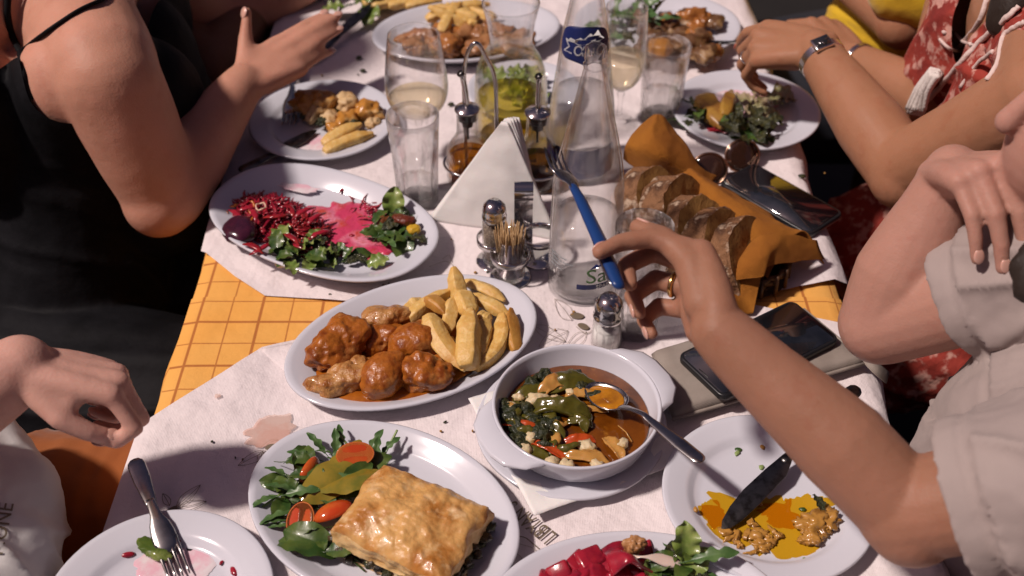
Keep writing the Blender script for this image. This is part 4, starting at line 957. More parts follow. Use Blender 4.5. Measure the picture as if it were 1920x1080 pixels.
# ------------------------------------------------------------------ beetroot plate
puddle('beet', 668, 432, .075, .046, R(-35), 2.2, pinksauce, 'pink_sauce', 'bright pink beetroot sauce smeared across the oval plate', .35, dome=.002)
puddle('beet', 560, 352, .03, .008, R(-15), 3.2, thinpink, 'juice_smear', 'faint pink smear on the far rim of the beetroot plate', .4, dz=.006, dome=.0003)
def shredheap(key, c, rx, ry, rz, n, hgt, m, name, label, seed, ln=(.012, .030), wd=.0016):
    rnd = random.Random(seed); mb = MB(); o0 = inplate(key, *c)
    for i in range(n):
        a = rnd.uniform(0, 6.283); q = math.sqrt(rnd.random()); x, y = rx * q * math.cos(a), ry * q * math.sin(a)
        X, Y = x * math.cos(rz) - y * math.sin(rz), x * math.sin(rz) + y * math.cos(rz)
        z = hgt * (1 - q * q) * rnd.uniform(.35, 1.0) + .002; L = rnd.uniform(*ln); t = rnd.uniform(0, 6.283); el = rnd.uniform(-.35, .35); cv = rnd.uniform(-.5, .5)
        pts = []
        for k in range(5):
            s = (k / 4 - .5) * L; tt = t + cv * (k / 4 - .5) * 2
            pts.append((X + s * math.cos(tt), Y + s * math.sin(tt), max(.0012, z + s * math.sin(el) + .002 * math.sin(k * 1.7 + i))))
        w0 = wd * rnd.uniform(.7, 1.6); mb.sweep(pts, [w0 * .5, w0, w0 * 1.1, w0, w0 * .4], n=5, flat=rnd.uniform(.35, .8))
    o = mb.obj(name, m); o.location = o0; return tag(o, label, 'salad', kind='stuff')
shredheap('beet', (505, 412), .062, .040, R(-35), 430, .024, beetred, 'shredded_beetroot', 'heap of bright red shredded beetroot on the left of the oval plate', 3)
shredheap('beet', (560, 440), .045, .036, R(-45), 240, .018, beetm, 'shredded_beetroot', 'darker red shredded beetroot spilling towards the pink sauce', 4)
shredheap('beet', (480, 408), .050, .034, R(-30), 26, .028, carrotm, 'shredded_carrot', 'few orange carrot shreds scattered over the beetroot heap', 5)
shredheap('beet', (690, 395), .045, .02, R(-35), 14, .004, beetred, 'shredded_beetroot', 'stray beetroot shreds lying in the pink sauce', 8)
lump(inplate('beet', 449, 432, .014), (.022, .026, .013), R(20), 3.1, beetdk, 'beetroot_slice', 'thick dark purple beetroot chunk at the left of the plate', 'beetroot', lumps=.10, freq=18)
rnd = random.Random(5)
for i in range(12):
    u, v = rnd.uniform(440, 610), rnd.uniform(385, 470)
    single(MB().sweep([(-.016, 0, 0), (-.006, .002, .002), (.006, .001, .002), (.017, -.003, 0)], [.0015, .0042, .004, .001], n=7, flat=.35), 'beetroot_strip', beetred if i % 3 else beetm, 'broad glossy beetroot strip lying on the red heap', 'beetroot', inplate('beet', u, v, rnd.uniform(.016, .026)), rnd.uniform(0, 6), 'broad beetroot strips on the heap')
ring = [(.006 * math.cos(2 * math.pi * i / 20), .0075 * math.sin(2 * math.pi * i / 20), .0012 * math.sin(i * .9)) for i in range(20)]
single(MB().sweep(ring, .0011, n=6, closed=True), 'onion_ring', mat('pale_onion', (.72, .48, .36), .3, sss=.3, sscale=.003), 'small pale onion ring on top of the red beetroot heap', 'onion', inplate('beet', 489, 387, .028), .3)
def leaves(key, kinds, box, n, zr, label, group, seed, sc=(.7, 1.0), pitch=(-.5, .25)):
    rnd = random.Random(seed)
    for i in range(n):
        u, v = rnd.uniform(box[0], box[2]), rnd.uniform(box[1], box[3])
        leaf(kinds[i % len(kinds)], inplate(key, u, v, rnd.uniform(*zr)), rnd.uniform(0, 6.28), rnd.uniform(*pitch), rnd.uniform(-.6, .6), label, group, rnd.uniform(*sc), i)
leaves('beet', ['spinach', 'lettuce', 'spinach', 'dark'], (515, 452, 595, 490), 26, (.003, .018), 'dressed green leaf in the clump at the near side of the beetroot plate', 'leaves at the near side of the beetroot plate', 11, (.45, .75))
leaves('beet', ['spinach', 'dark', 'lettuce'], (605, 462, 690, 497), 15, (.002, .010), 'wilted green leaf near the front rim of the beetroot plate', 'wilted leaves at the front rim of the beetroot plate', 12, (.35, .6))
leaves('beet', ['spinach', 'spinach', 'rocket', 'dark'], (700, 405, 775, 455), 26, (.003, .022), 'green leaf in the clump at the right end of the beetroot plate', 'leaves at the right end of the beetroot plate', 13, (.5, .85))
leaf('lettuce', inplate('beet', 735, 408, .012), R(80), -.9, .2, 'upright pale lettuce leaf at the right end of the beetroot plate', None, .8, 1)
leaf('spinach', inplate('beet', 752, 430, .016), R(-80), .5, .1, 'long dark leaf drooping over the pink sauce at the right', None, 1.1, 2)
lump(inplate('beet', 757, 412, .024), (.018, .009, .006), R(-10), 2.2, mat('dried_tomato', (.13, .025, .012), .35, bump=(120, .8, .004), coat=.2), 'dried_tomato', 'dark dried tomato strip on the right hand leaves', 'dried tomato', lumps=.3, freq=40)
lump(inplate('beet', 776, 430, .020), (.009, .008, .006), 0, 2.9, mat('yellow_pepper', (.55, .34, .03), .2, coat=.4), 'pepper_cube', 'yellow pepper cube among the right hand leaves', 'pepper', lumps=.2)
lump(inplate('beet', 533, 490, .008), (.012, .008, .006), .4, 4.9, feta, 'cheese_cube', 'cream coloured cheese cube on the near side leaves', 'cheese', lumps=.25)
lump(inplate('beet', 722, 418, .014), (.012, .008, .010), .4, 6.9, mat('brown_crouton', (.16, .05, .015), .3, coat=.3), 'toasted_piece', 'brown toasted piece beside the dried tomato', 'crouton', lumps=.3)
for i, (u, v) in enumerate([(502, 333), (640, 357), (686, 363), (660, 442)]):
    lump(inplate('beet', u, v, .006 if i < 3 else .002), (.004, .003, .002), i, i + .4, beetred, 'beetroot_scrap', ['beetroot scrap on the far left rim', 'beetroot scrap on the far rim near the pink sauce', 'paler beetroot scrap on the far right rim', 'beetroot scrap in the middle of the pink sauce'][i], 'beetroot', 'stray beetroot scraps', sub=2)
# ------------------------------------------------------------------ stew bowl contents
bz = bowl.location.z - TZ + .0212
def inbowl(u, v, z=0): return P(u, v, bz + z)
def strip(u, v, z, L, wd, yaw, m, name, label, cat, bend=.3, group=None, th=.35):
    n = 9; pts = [V((L * (i / 8 - .5), bend * L * .3 * math.sin(math.pi * i / 8), .25 * bend * L * math.sin(math.pi * i / 8) - .0)) for i in range(n)]
    rad = [wd / 2 * k for k in (.55, .85, .97, 1, 1, .98, .95, .8, .45)]
    mb = MB().sweep(smoothcurve(pts, 3), [lerpl(rad, i / 24) for i in range(25)], n=16, flat=th, round_ends=3); sd = u * .37 + v
    mb.map(lambda p: V((p.x, p.y * (1 + .45 * fbm(V((p.x * 60, sd, 0)), 2)), p.z * (1 + .3 * fbm(V((p.x * 50, p.y * 90, sd)), 3)) - wd * .22 * math.exp(-(p.y / wd * 5) ** 2) + .0022 * fbm(V((p.x * 90, p.y * 120, sd)), 3))))
    return single(mb, name, m, label, cat, inbowl(u, v, z), yaw, group)
strip(1050, 772, .007, .058, .024, R(-8), pepg, 'green_pepper_strip', 'large dark green pepper piece in the middle of the stew', 'pepper', .4, th=.5)
strip(1030, 800, .004, .035, .020, R(-50), pepg, 'green_pepper_strip', 'green pepper piece below the larger one in the stew', 'pepper', .3)
strip(1068, 728, .004, .055, .022, R(8), pepg, 'green_pepper_strip', 'pale green pepper strip at the back of the stew', 'pepper', .5)
strip(1000, 738, .004, .036, .018, R(15), pepg, 'green_pepper_strip', 'green pepper strip at the far left of the stew', 'pepper', .3)
strip(1000, 853, .004, .030, .018, R(-20), pepg, 'green_pepper_strip', 'yellowish green pepper piece at the near left of the stew', 'pepper', .2)
strip(978, 800, .006, .036, .012, R(-18), pepr, 'red_pepper_strip', 'red pepper strip at the left wall of the bowl', 'pepper', .25)
strip(1028, 843, .006, .034, .013, R(-33), pepr, 'red_pepper_strip', 'red pepper strip near the front of the stew', 'pepper', .25)
strip(1085, 828, .001, .030, .014, R(5), pepr, 'red_pepper_strip', 'sunken red pepper piece in the middle of the broth', 'pepper', .2)
strip(1095, 862, .004, .050, .013, R(-12), onion, 'onion_strip', 'long stewed onion strip at the front of the bowl', 'onion', .3)
strip(1150, 840, .004, .030, .014, R(-60), onion, 'onion_strip', 'short stewed onion piece at the right of the stew', 'onion', .3)
strip(1092, 742, .005, .030, .013, R(-8), onion, 'onion_strip', 'stewed onion piece beside the spoon bowl', 'onion', .3)
strip(1040, 728, .006, .034, .015, R(30), onion, 'onion_strip', 'stewed onion curl at the back of the stew', 'onion', .6)
strip(1110, 768, .002, .030, .010, R(-4), onion, 'onion_strip', 'thin onion sliver floating under the spoon', 'onion', .1)
G = 'feta crumbs in the stew'
for i, (u, v, s) in enumerate([(1008, 752, .011), (1037, 758, .011), (962, 768, .009), (972, 745, .006), (996, 822, .008), (984, 845, .009), (1101, 838, .009), (1166, 832, .007), (1035, 868, .009), (1062, 872, .008), (1066, 718, .006), (1028, 702, .005), (1120, 872, .007), (955, 760, .006), (1048, 752, .007), (1070, 735, .005)]):
    lump(inbowl(u, v, .005), (s, s * .8, s * .65), i, i * 1.7 + .3, feta, 'feta_crumb', 'white feta crumb floating among the stewed vegetables', 'cheese', G, lumps=.35, freq=60, sub=3)
G = 'cooked greens in the stew'
for i, (u, v, s) in enumerate([(958, 782, .014), (968, 800, .010), (1020, 705, .010), (1072, 706, .009), (1012, 815, .013), (1030, 795, .011), (968, 832, .011), (950, 765, .010), (1000, 720, .010), (1054, 712, .008), (985, 770, .010), (1120, 745, .010), (1090, 720, .009), (1000, 790, .010)]):
    lump(inbowl(u, v, .004), (s, s * .8, s * .6), i * 2, i * 2.3 + .7, herbdk, 'cooked_greens', 'clump of dark cooked greens in the stew', 'greens', G, lumps=.5, freq=70, sub=3, knob=.5)
rnd = random.Random(17)
for i in range(26):
    a_ = rnd.uniform(0, 6.28); q_ = math.sqrt(rnd.random()); u, v = 1030 + 78 * q_ * math.cos(a_), 785 + 72 * q_ * math.sin(a_)
    strip(u, v, rnd.uniform(.002, .006), rnd.uniform(.016, .030), rnd.uniform(.008, .014), rnd.uniform(0, 6.28), (pepg, onion, herbdk, pepg)[i % 4], ('green_pepper_strip', 'onion_strip', 'cooked_greens', 'green_pepper_strip')[i % 4], ('small olive green pepper scrap among the stewed vegetables', 'small soft onion scrap among the stewed vegetables', 'dark wilted green strip among the stewed vegetables', 'small olive green pepper scrap among the stewed vegetables')[i % 4], ('pepper', 'onion', 'greens', 'pepper')[i % 4], rnd.uniform(.2, .7), ('green pepper scraps in the stew', 'onion scraps in the stew', 'green strips in the stew', 'green pepper scraps in the stew')[i % 4], .5)
single(MB().sweep([(-.012, 0, 0), (0, .001, .001), (.013, -.001, 0)], .0007, n=6), 'rosemary_sprig', onion, 'thin straw coloured stalk floating in the broth', 'herb', inbowl(1172, 812, .002), R(-58))
lump(P(1207, 685, .0545), (.004, .0012, .0008), -.3, 1, herbdk, 'herb_scrap', 'dark herb scrap on the far handle of the stew bowl', 'herb', sub=2)
# ------------------------------------------------------------------ pie plate
o = inplate('pie', 780, 985)
cT = [P(716, 855, .063), P(923, 940, .061), P(826, 1078, .060), P(616, 981, .062)]
cen = (cT[0] + cT[1] + cT[2] + cT[3]) / 4
pie = thing('pie_square', 'large golden square of pie with dark spinach filling', 'pie', V((cen.x, cen.y, o.z)))
goldm = mat('pie_pastry', (.60, .34, .115), .38, coat=.12, sss=.1, sscale=.004, nz=(24, (.40, .155, .028), .43, .60), nz2=(55, (.68, .47, .24), .53, .70), bump=(34, .8, .006, 6), bump2=(140, .45, .002))
sidem = mat('pie_dough_edge', (.68, .46, .21), .6, sss=.15, sscale=.004, nz=(60, (.52, .27, .075), .48, .66), bump=(90, .7, .004, 5))
def bil(s, t): return cT[0].lerp(cT[1], s).lerp(cT[3].lerp(cT[2], s), t)
def crusttop(s, t):
    p = bil(s, t); e = min(s, 1 - s, t, 1 - t); k = min(1, e / .17); k = math.sqrt(1 - (1 - k) ** 2)
    wob = .0034 * fbm(p * 30, 4) + .0026 * abs(fbm(p * 55 + V((3, 0, 0)), 3)) + .006 * math.sin(math.pi * s) * math.sin(math.pi * t)
    q = V((p.x, p.y, p.z - .009 * (1 - k) - .003 + wob)); c = V((cen.x, cen.y, q.z))
    return q + (q - c) * .10 * (fbm(V((p.x * 30, p.y * 30, 8)), 2) * (1 - k))
MB().grid(crusttop, 70, 70).obj('top_crust', goldm, pie, local=False)
def sidewall(z0, z1, inset0, inset1, amp, seed, fr=70, droop=0):
    corners = [(0, 0), (1, 0), (1, 1), (0, 1)]; path = []
    for k in range(4):
        a, b = corners[k], corners[(k + 1) % 4]
        for i in range(40): path.append((a[0] + (b[0] - a[0]) * i / 40, a[1] + (b[1] - a[1]) * i / 40))
    vs = []; n = len(path); rows = 12
    for j in range(rows + 1):
        for (s, t) in path:
            p = bil(s, t); top = crusttop(s, t); tt = j / rows; c = V((cen.x, cen.y, 0)); d = (V((p.x, p.y, 0)) - c)
            zt = min(z1, top.z + .0004); z = z0 + (zt - z0) * tt; ins = inset0 + (inset1 - inset0) * tt
            w_ = amp * fbm(V((p.x * fr, p.y * fr, z * fr + seed)), 4) * (1 if 0 < j < rows else .0)
            base = V((top.x, top.y, 0)) if j == rows and z1 > 1 else V((p.x, p.y, 0))
            base = V((top.x, top.y, 0)).lerp(V((p.x, p.y, 0)), min(1, (1 - tt) * 2)) if z1 > .9 and zt == top.z + .0004 else base
            q = base - d.normalized() * ins + d.normalized() * w_; vs.append((q.x, q.y, z))
    return MB().add(vs, [(j * n + i, j * n + (i + 1) % n, (j + 1) * n + (i + 1) % n, (j + 1) * n + i) for j in range(rows) for i in range(n)])
zb = o.z; zc = zb + .017
sidewall(zc, 9, .000, .0, .0034, 2).obj('crust_side', sidem, pie, local=False)
fillm = mat('spinach_filling', (.060, .036, .012), .32, coat=.3, nz=(60, (.022, .018, .006), .42, .6), nz2=(95, (.20, .115, .030), .6, .72), bump=(80, 1, .006, 6))
sidewall(zb + .003, zc + .002, .004, .007, .010, 5, 60).obj('spinach_filling', fillm, pie, local=False)
sidewall(zb, zb + .004, .002, .002, .002, 7).obj('bottom_crust', sidem, pie, local=False)
rnd = random.Random(8)
for i in range(70):
    k = rnd.randrange(4); s = rnd.random(); a = [(s, 1), (1, s), (0, s), (s, 0)][k if k < 2 or rnd.random() < .4 else rnd.randrange(2)]
    p = bil(*a); d = (V((p.x, p.y, 0)) - V((cen.x, cen.y, 0))).normalized(); q = p - d * rnd.uniform(-.004, .003)
    lump(V((q.x, q.y, zb + rnd.uniform(.004, .020))) - pie.location, (rnd.uniform(.003, .007), rnd.uniform(.003, .006), rnd.uniform(.002, .0045)), i, i * 1.3, [herbdk, fillm, fillm, feta][0 if i % 4 == 0 else (3 if i % 9 == 5 else 1)], 'filling_crumb', None, None, lumps=.5, freq=90, sub=2, parent=pie)
G = 'spinach leaves beside the pie'
SPL = [(545, 905, R(190), .9), (535, 935, R(260), .9), (560, 925, R(150), .95), (620, 930, R(20), 1.1), (640, 915, R(40), 1.1), (655, 890, R(70), 1.0), (600, 900, R(10), 1.0), (585, 875, R(120), .9), (680, 880, R(20), .9), (560, 890, R(100), .8), (610, 955, R(-20), .9), (690, 900, R(-50), 1.1), (600, 1005, R(-70), .6), (612, 1035, R(0), .8), (610, 990, R(200), .6), (575, 905, R(230), 1.0)]
for i, (u, v, y, s) in enumerate(SPL):
    leaf('spinach', inplate('pie', u, v, .006 + .003 * (i % 5)), y, -.25 + .1 * (i % 4), (i % 5 - 2) * .25, 'dark green spinach leaf in the salad beside the pie', G, s * .78, i)
rnd = random.Random(21)
for i in range(34):
    u, v = rnd.uniform(532, 700), rnd.uniform(856, 962)
    if (u - 700) * .95 + (v - 850) > 45: continue
    leaf(['rocket', 'spinach', 'rocket'][i % 3], inplate('pie', u, v, rnd.uniform(.006, .024)), rnd.uniform(0, 6.28), rnd.uniform(-.5, .2), rnd.uniform(-.7, .7), 'small salad leaf tucked in the green heap beside the pie', 'small leaves in the pie salad', rnd.uniform(.45, .75), i)
leaf('dressed', inplate('pie', 566, 938, .022), R(42), -.1, .25, 'large leaf coated in mustard dressing nearest the round tomato', None, 1.15, 0)
leaf('dressed', inplate('pie', 600, 915, .026), R(15), -.05, -.2, 'broad leaf coated in mustard dressing leaning on the pie', None, 1.05, 1)
leaf('dressed', inplate('pie', 620, 888, .024), R(60), -.05, -.2, 'upper leaf coated in mustard dressing under the oval tomato', None, .8, 2)
G = 'rocket leaves beside the pie'
for i, (u, v, y, pz_, rl, s) in enumerate([(610, 850, R(140), -.5, 0, .8), (640, 845, R(100), -.4, .3, .8), (690, 858, R(60), -.5, 0, .9), (715, 850, R(40), -.3, .2, .7), (590, 860, R(180), -.4, 0, .8), (520, 930, R(215), -.1, .1, .8), (540, 975, R(190), 0, .1, .8), (545, 900, R(160), -.3, .3, .8), (630, 862, R(95), -.6, .2, .9), (545, 985, R(185), 0, 0, .6), (555, 960, R(205), -.05, .3, 1.0), (700, 870, R(80), -.5, .3, .8)]):
    leaf('rocket', inplate('pie', u, v, .010 + .002 * (i % 4)), y, pz_, rl, 'toothed rocket leaf sticking out of the pie salad', G, s * .72, i)
leaf('spinach', inplate('pie', 632, 1042, .006), R(168), -.08, .1, 'large dark leaf flat on the plate at the near left of the pie', None, 1.35, 3)
leaf('spinach', inplate('pie', 628, 1030, .010), R(160), -.1, -.4, 'large dark leaf folded beside the flat one near the pie', None, 1.2, 1)
for i, q in enumerate([[(528, 925, .012), (500, 945, .010), (476, 962, .010)], [(545, 968, .008), (515, 972, .008), (498, 978, .007)], [(722, 850, .012), (738, 820, .020), (745, 806, .024)], [(655, 838, .012), (640, 820, .020), (627, 808, .024)]]):
    pts = [inplate('pie', *k) for k in q]; single(MB().sweep([p - pts[0] for p in smoothcurve(pts, 5)], [.0013] * 10 + [.0009], n=7), 'leaf_stem', stemm, ['green stem jutting left from the pie salad', 'lower green stem jutting left from the pie salad', 'thin stem rising from the salad behind the pie', 'thin stem rising behind the upper tomato'][i], 'stem', pts[0])
tomin = mat('tomato_flesh', (.62, .17, .04), .15, sss=.3, sscale=.005, coat=.5, nz=(60, (.60, .22, .05), .45, .65), bump=(60, .2, .002))
tomseed = mat('tomato_seed_gel', (.50, .20, .03), .1, coat=.6, nz=(140, (.55, .30, .08), .55, .7), bump=(150, .6, .003))
def tomato(u, v, z, r, rz, tilt, label, ax='X', up=True):
    o = thing('tomato_half', label, 'tomato', inplate('pie', u, v, z)); o.rotation_euler = (tilt if ax == 'X' else 0, tilt if ax == 'Y' else 0, rz)
    MB().lathe([(0, -.82)] + [(math.sin(R(a)), -.82 * math.cos(R(a))) for a in range(12, 90, 13)] + [(1, 0), (.975, .03), (.93, .035)], 32).xf(Matrix.Diagonal((r[0], r[1], r[2], 1))).obj('skin', tomskin, o)
    def cut(a, b):
        t = 2 * math.pi * a; x, y = b * math.cos(t), b * math.sin(t); d = 0
        for sy in (-1, 1):
            q = ((y - sy * .46) / .27) ** 2 + (x / .62) ** 2; d = max(d, 1 - q)
        return (x * r[0] * .97, y * r[1] * .97, r[2] * .035 - .0012 * max(0, d) ** .5)
    MB().grid(cut, 44, 18).obj('cut_face', tomin, o)
    for sy in (-1, 1):
        MB().lathe([(0, .0004), (.7, .0003), (1, -.0006)], 24).xf(Matrix.Translation((0, sy * .46 * r[1], r[2] * .035 - .0006)) @ Matrix.Diagonal((.58 * r[0], .25 * r[1], 1, 1))).obj('seed_pocket', tomseed, o)
tomato(666, 852, .034, (.019, .0125, .012), R(8), R(38), 'cherry tomato half facing up at the back of the pie salad')
tomato(563, 976, .018, (.0185, .0135, .012), R(82), R(-24), 'cherry tomato half facing the camera at the left of the pie', 'Y')
tomato(578, 880, .020, (.016, .010, .010), R(65), R(-95), 'narrow cherry tomato half on its edge near the rocket')
tomato(626, 962, .018, (.020, .013, .013), R(30), R(150), 'cherry tomato half face down against the pie side')
# ------------------------------------------------------------------ emptied plates
puddle('lr', 1430, 985, .056, .034, R(-18), 5.2, oilthin, 'oil_pool', 'yellow oil pool in the emptied plate under the knife', .62, dome=.0008, freq=2.6)
puddle('lr', 1490, 955, .036, .016, R(12), 8.4, oilthin, 'oil_smear', 'thin yellow oil smear behind the scraps on the emptied plate', .6, dome=.0005, freq=2.4)
puddle('lr', 1338, 962, .012, .016, R(10), 6.1, oilthin, 'oil_pool', 'small yellow oil patch beside the knife tip', .3, dome=.0006)
G = 'food scraps on the oily plate'
rnd = random.Random(3)
for i in range(26):
    u, v = rnd.gauss(1430, 38), rnd.gauss(1012, 14)
    lump(inplate('lr', u, v, .002), (rnd.uniform(.003, .008), rnd.uniform(.002, .005), rnd.uniform(.0012, .0028)), rnd.uniform(0, 6), i + .2, mat('oily_scrap', (.40, .20, .04), .3, coat=.4, nz=(60, (.22, .10, .02), .5, .65)) if i == 0 else MATS['oily_scrap'], 'food_scrap', 'oily brown food scrap near the front of the emptied plate', 'scrap', G, lumps=.7, freq=60, sub=3)
for i, (u, v, s) in enumerate([(1535, 985, .018), (1555, 975, .013), (1512, 990, .011), (1525, 1010, .010)]):
    lump(inplate('lr', u, v, .005), (s, s * .7, s * .42), i, i * 3 + .2, MATS['oily_scrap'], 'onion_scrap', 'soft oily onion scrap beside the forearm on the emptied plate', 'scrap', 'onion scraps by the forearm', lumps=.6, freq=60, sub=4)
leaf('dark', inplate('lr', 1542, 962, .008), R(105), -.2, .3, 'dark leaf on the onion scraps beside the forearm', None, .5, 0)
for i, (u, v) in enumerate([(1328, 810), (1382, 850), (1430, 838), (1385, 843), (1428, 876), (1425, 945), (1505, 955), (1508, 1050), (1305, 955)]):
    lump(inplate('lr', u, v, .001 if i not in (0, 8) else .008), (.0035, .0025, .0015), i, i + .7, [spin, stemm, MATS['oily_scrap']][i % 3], 'herb_scrap', 'small herb scrap dotted on the emptied oily plate', 'scrap', 'herb scraps on the oily plate', sub=2, lumps=.4)
puddle('ll', 330, 1055, .040, .030, .3, 7.7, thinpink, 'juice_pool', 'watery pink juice in the scrap plate at the lower left', .35, dome=.0006)
puddle('ll', 362, 1012, .014, .012, .3, 9.7, mat('pink_juice', (.66, .22, .36), .12, coat=.4, nz=(50, (.72, .5, .56), .4, .6)), 'juice_spot', 'pink juice spot beside the fork neck', .4, dome=.0006)
lump(inplate('ll', 288, 1030, .006), (.020, .0095, .005), R(-28), 3, mat('cucumber_peel', (.06, .10, .015), .2, coat=.4, nz=(40, (.20, .24, .06), .5, .65)), 'cucumber_scrap', 'dark green cucumber scrap beside the fork', 'scrap', lumps=.3, freq=40)
for i, (u, v, s) in enumerate([(338, 1012, .006), (302, 1048, .006), (440, 1072, .007), (415, 1055, .003), (238, 1040, .007)]):
    lump(inplate('ll', u, v, .003), (s, s * .5, s * .4), 1 - i, i + 2.7, beetred, 'beetroot_scrap', ['beetroot scrap touching the fork on the corner plate', 'beetroot scrap under the cucumber piece', 'red beetroot scrap at the right of the corner plate', 'tiny scrap at the right of the corner plate', 'dark beetroot drop at the left of the corner plate'][i], 'beetroot', sub=2)
# bottom plate: red cubes and greens
G = 'red beetroot cubes on the bottom plate'
rnd = random.Random(2)
for i, (u, v, z, s) in enumerate([(1050, 1074, .012, .011), (1082, 1060, .010, .012), (1105, 1052, .014, .013), (1132, 1062, .012, .011), (1150, 1070, .010, .011), (1095, 1080, .012, .012), (1120, 1085, .014, .012), (1068, 1090, .010, .012), (1160, 1088, .012, .012), (1185, 1072, .010, .010), (1030, 1092, .008, .011), (1200, 1095, .01, .012)]):
    m_ = MB().box(-s, -s * .8, -s * .7, s, s * .8, s * .7)
    ob = single(m_, 'beetroot_cube', beetred, 'glossy red beetroot cube in the heap at the bottom edge', 'beetroot', inplate('bot', u, v, z), rnd.uniform(0, 3), G, bevel=s * .22); ob.rotation_euler = (rnd.uniform(-.5, .5), rnd.uniform(-.5, .5), rnd.uniform(0, 3))
def flap(a, b):
    x = (a - .5) * .05; y = (b - .5) * .034; return (x, y, .010 * math.sin(a * 5) + .006 * math.sin(b * 4 + a * 3) + .004 * fbm(V((x * 50, y * 50, 2)), 2))
single(MB().grid(flap, 20, 14, th=.0035), 'beetroot_slice', beetred, 'broad red beetroot slice draped at the back of the heap', 'beetroot', inplate('bot', 1183, 1043, .022), R(15))
strp = smoothcurve([(-.03, 0, -.006), (-.015, .002, .002), (0, .0, .010), (.018, .003, .004), (.035, .002, .0)], 5)
single(MB().sweep(strp, [.004 + .003 * math.sin(i * .5) for i in range(21)], n=8, flat=.3), 'cabbage_strip', mat('pale_cabbage', (.68, .54, .46), .3, sss=.2, sscale=.004), 'curled pale cabbage strip across the red slice', 'cabbage', inplate('bot', 1205, 1056, .020), R(-6))
lump(inplate('bot', 1190, 1022, .030), (.010, .008, .008), 0, 4.2, walnut, 'walnut_piece', 'brown walnut piece resting on the red beetroot slice', 'nut', lumps=.4, freq=60)
leaves('bot', ['lettuce', 'spinach', 'rocket', 'dark'], (1225, 1055, 1310, 1090), 18, (.004, .016), 'mixed green leaf in the heap at the bottom edge', 'mixed leaves on the bottom plate', 31, (.5, .8))
leaf('lettuce', inplate('bot', 1285, 1050, .020), R(95), -1.0, .1, 'upright lettuce rib standing on the bottom plate', None, .75, 0)
leaf('rocket', inplate('bot', 1295, 1052, .024), R(5), -.2, .2, 'dark frilled leaf pointing right on the bottom plate', None, .9, 1)
leaf('spinach', inplate('bot', 1215, 1068, .014), R(20), -.3, .2, 'curled green leaf under the pale cabbage strip', None, .7, 2)
for i, (u, v) in enumerate([(1122, 1032), (1118, 1030), (1135, 1040), (1156, 1055)]): lump(inplate('bot', u, v, .008), (.0025, .002, .0015), i, i, herbdk, 'pepper_speck', 'dark speck on the rim of the bottom plate', 'scrap', 'specks on the bottom plate', sub=2)
# ------------------------------------------------------------------ half eaten pie plate (left)
G = 'pieces of half eaten pie on the left plate'
cr2 = mat('pie_brown', (.46, .20, .035), .3, coat=.3, nz=(40, (.62, .40, .16), .5, .66), bump=(60, .6, .004, 5)); pale = mat('pie_pale', (.60, .42, .22), .5, nz=(50, (.36, .18, .05), .45, .65), bump=(80, .8, .004, 5))
for i, (u, v, z, r, m_, lb) in enumerate([(590, 196, .018, (.030, .022, .018), cr2, 'browned pie corner at the back left of the half eaten plate'), (597, 207, .010, (.028, .020, .014), pale, 'pale dough under the browned pie corner'), (650, 196, .016, (.020, .016, .015), pale, 'flaky pale pie piece at the back of the half eaten plate'), (692, 210, .014, (.022, .016, .014), cr2, 'orange potato lump at the right of the half eaten plate'), (650, 225, .010, (.020, .014, .011), cr2, 'small browned piece above the two fries'), (620, 222, .010, (.018, .013, .010), pale, 'crumbled filling beside the knife blade'), (628, 240, .008, (.014, .010, .008), cr2, 'scrap of pie touching the knife tip'), (700, 232, .008, (.012, .009, .008), pale, 'pale lump near the right rim of the half eaten plate')]):
    lump(inplate('left', u, v, z), r, i, i * 1.9 + .5, m_, 'pie_piece', lb, 'pie', G, lumps=.35, freq=45, knob=.3)
for i, (u, v) in enumerate([(622, 196), (575, 215), (610, 185), (632, 205), (605, 228), (665, 235)]): lump(inplate('left', u, v, .012), (.010, .008, .006), i, i + .1, herbdk, 'cooked_greens', 'dark spinach clump in the half eaten pie', 'greens', 'spinach clumps in the half eaten pie', lumps=.5, freq=70, sub=3)
wedge(inplate('left', 608, 285, .010), inplate('left', 700, 250, .014), .022, .018, .04, 3, friesm, 'front fry on the half eaten pie plate', 'fries on the half eaten pie plate')
wedge(inplate('left', 605, 270, .012), inplate('left', 678, 232, .020), .020, .017, .02, 5, friesm, 'rear fry on the half eaten pie plate', 'fries on the half eaten pie plate')
puddle('left', 570, 270, .04, .022, .3, 4.1, thinpink, 'juice_smear', 'pinkish juice smear on the half eaten pie plate', .4, dome=.0004)
# ------------------------------------------------------------------ right plate leftovers
G = 'leftover salad on the right hand plate'
pot = mat('roast_potato', (.36, .20, .035), .35, coat=.2, nz=(40, (.22, .10, .02), .45, .65))
wedge(inplate('right', 1318, 182, .012), inplate('right', 1358, 240, .012), .036, .026, .02, 2, pot, 'large roast potato wedge on the leftover salad plate', 'potato wedges on the salad plate')
wedge(inplate('right', 1358, 218, .020), inplate('right', 1372, 170, .016), .022, .018, .02, 6, pot, 'smaller roast potato wedge on the leftover salad plate', 'potato wedges on the salad plate')
leaves('right', ['wilted'], (1400, 168, 1470, 215), 16, (.002, .010), 'pale wilted lettuce leaf on the leftover salad plate', G, 41, (.5, .8), (-.2, .15))
leaves('right', ['dark', 'dark', 'spinach'], (1365, 225, 1440, 258), 22, (.004, .022), 'dark red and green leaf in the leftover salad heap', 'dark leaves in the leftover salad', 42, (.7, 1.1))
leaves('right', ['spinach', 'dark'], (1285, 195, 1320, 245), 9, (.003, .012), 'green leaf at the left of the leftover salad plate', 'green leaves left on the salad plate', 43, (.5, .8))
puddle('right', 1395, 190, .05, .03, .2, 8.2, thinpink, 'juice_smear', 'pink juice smear behind the leftover salad', .4, dome=.0004)
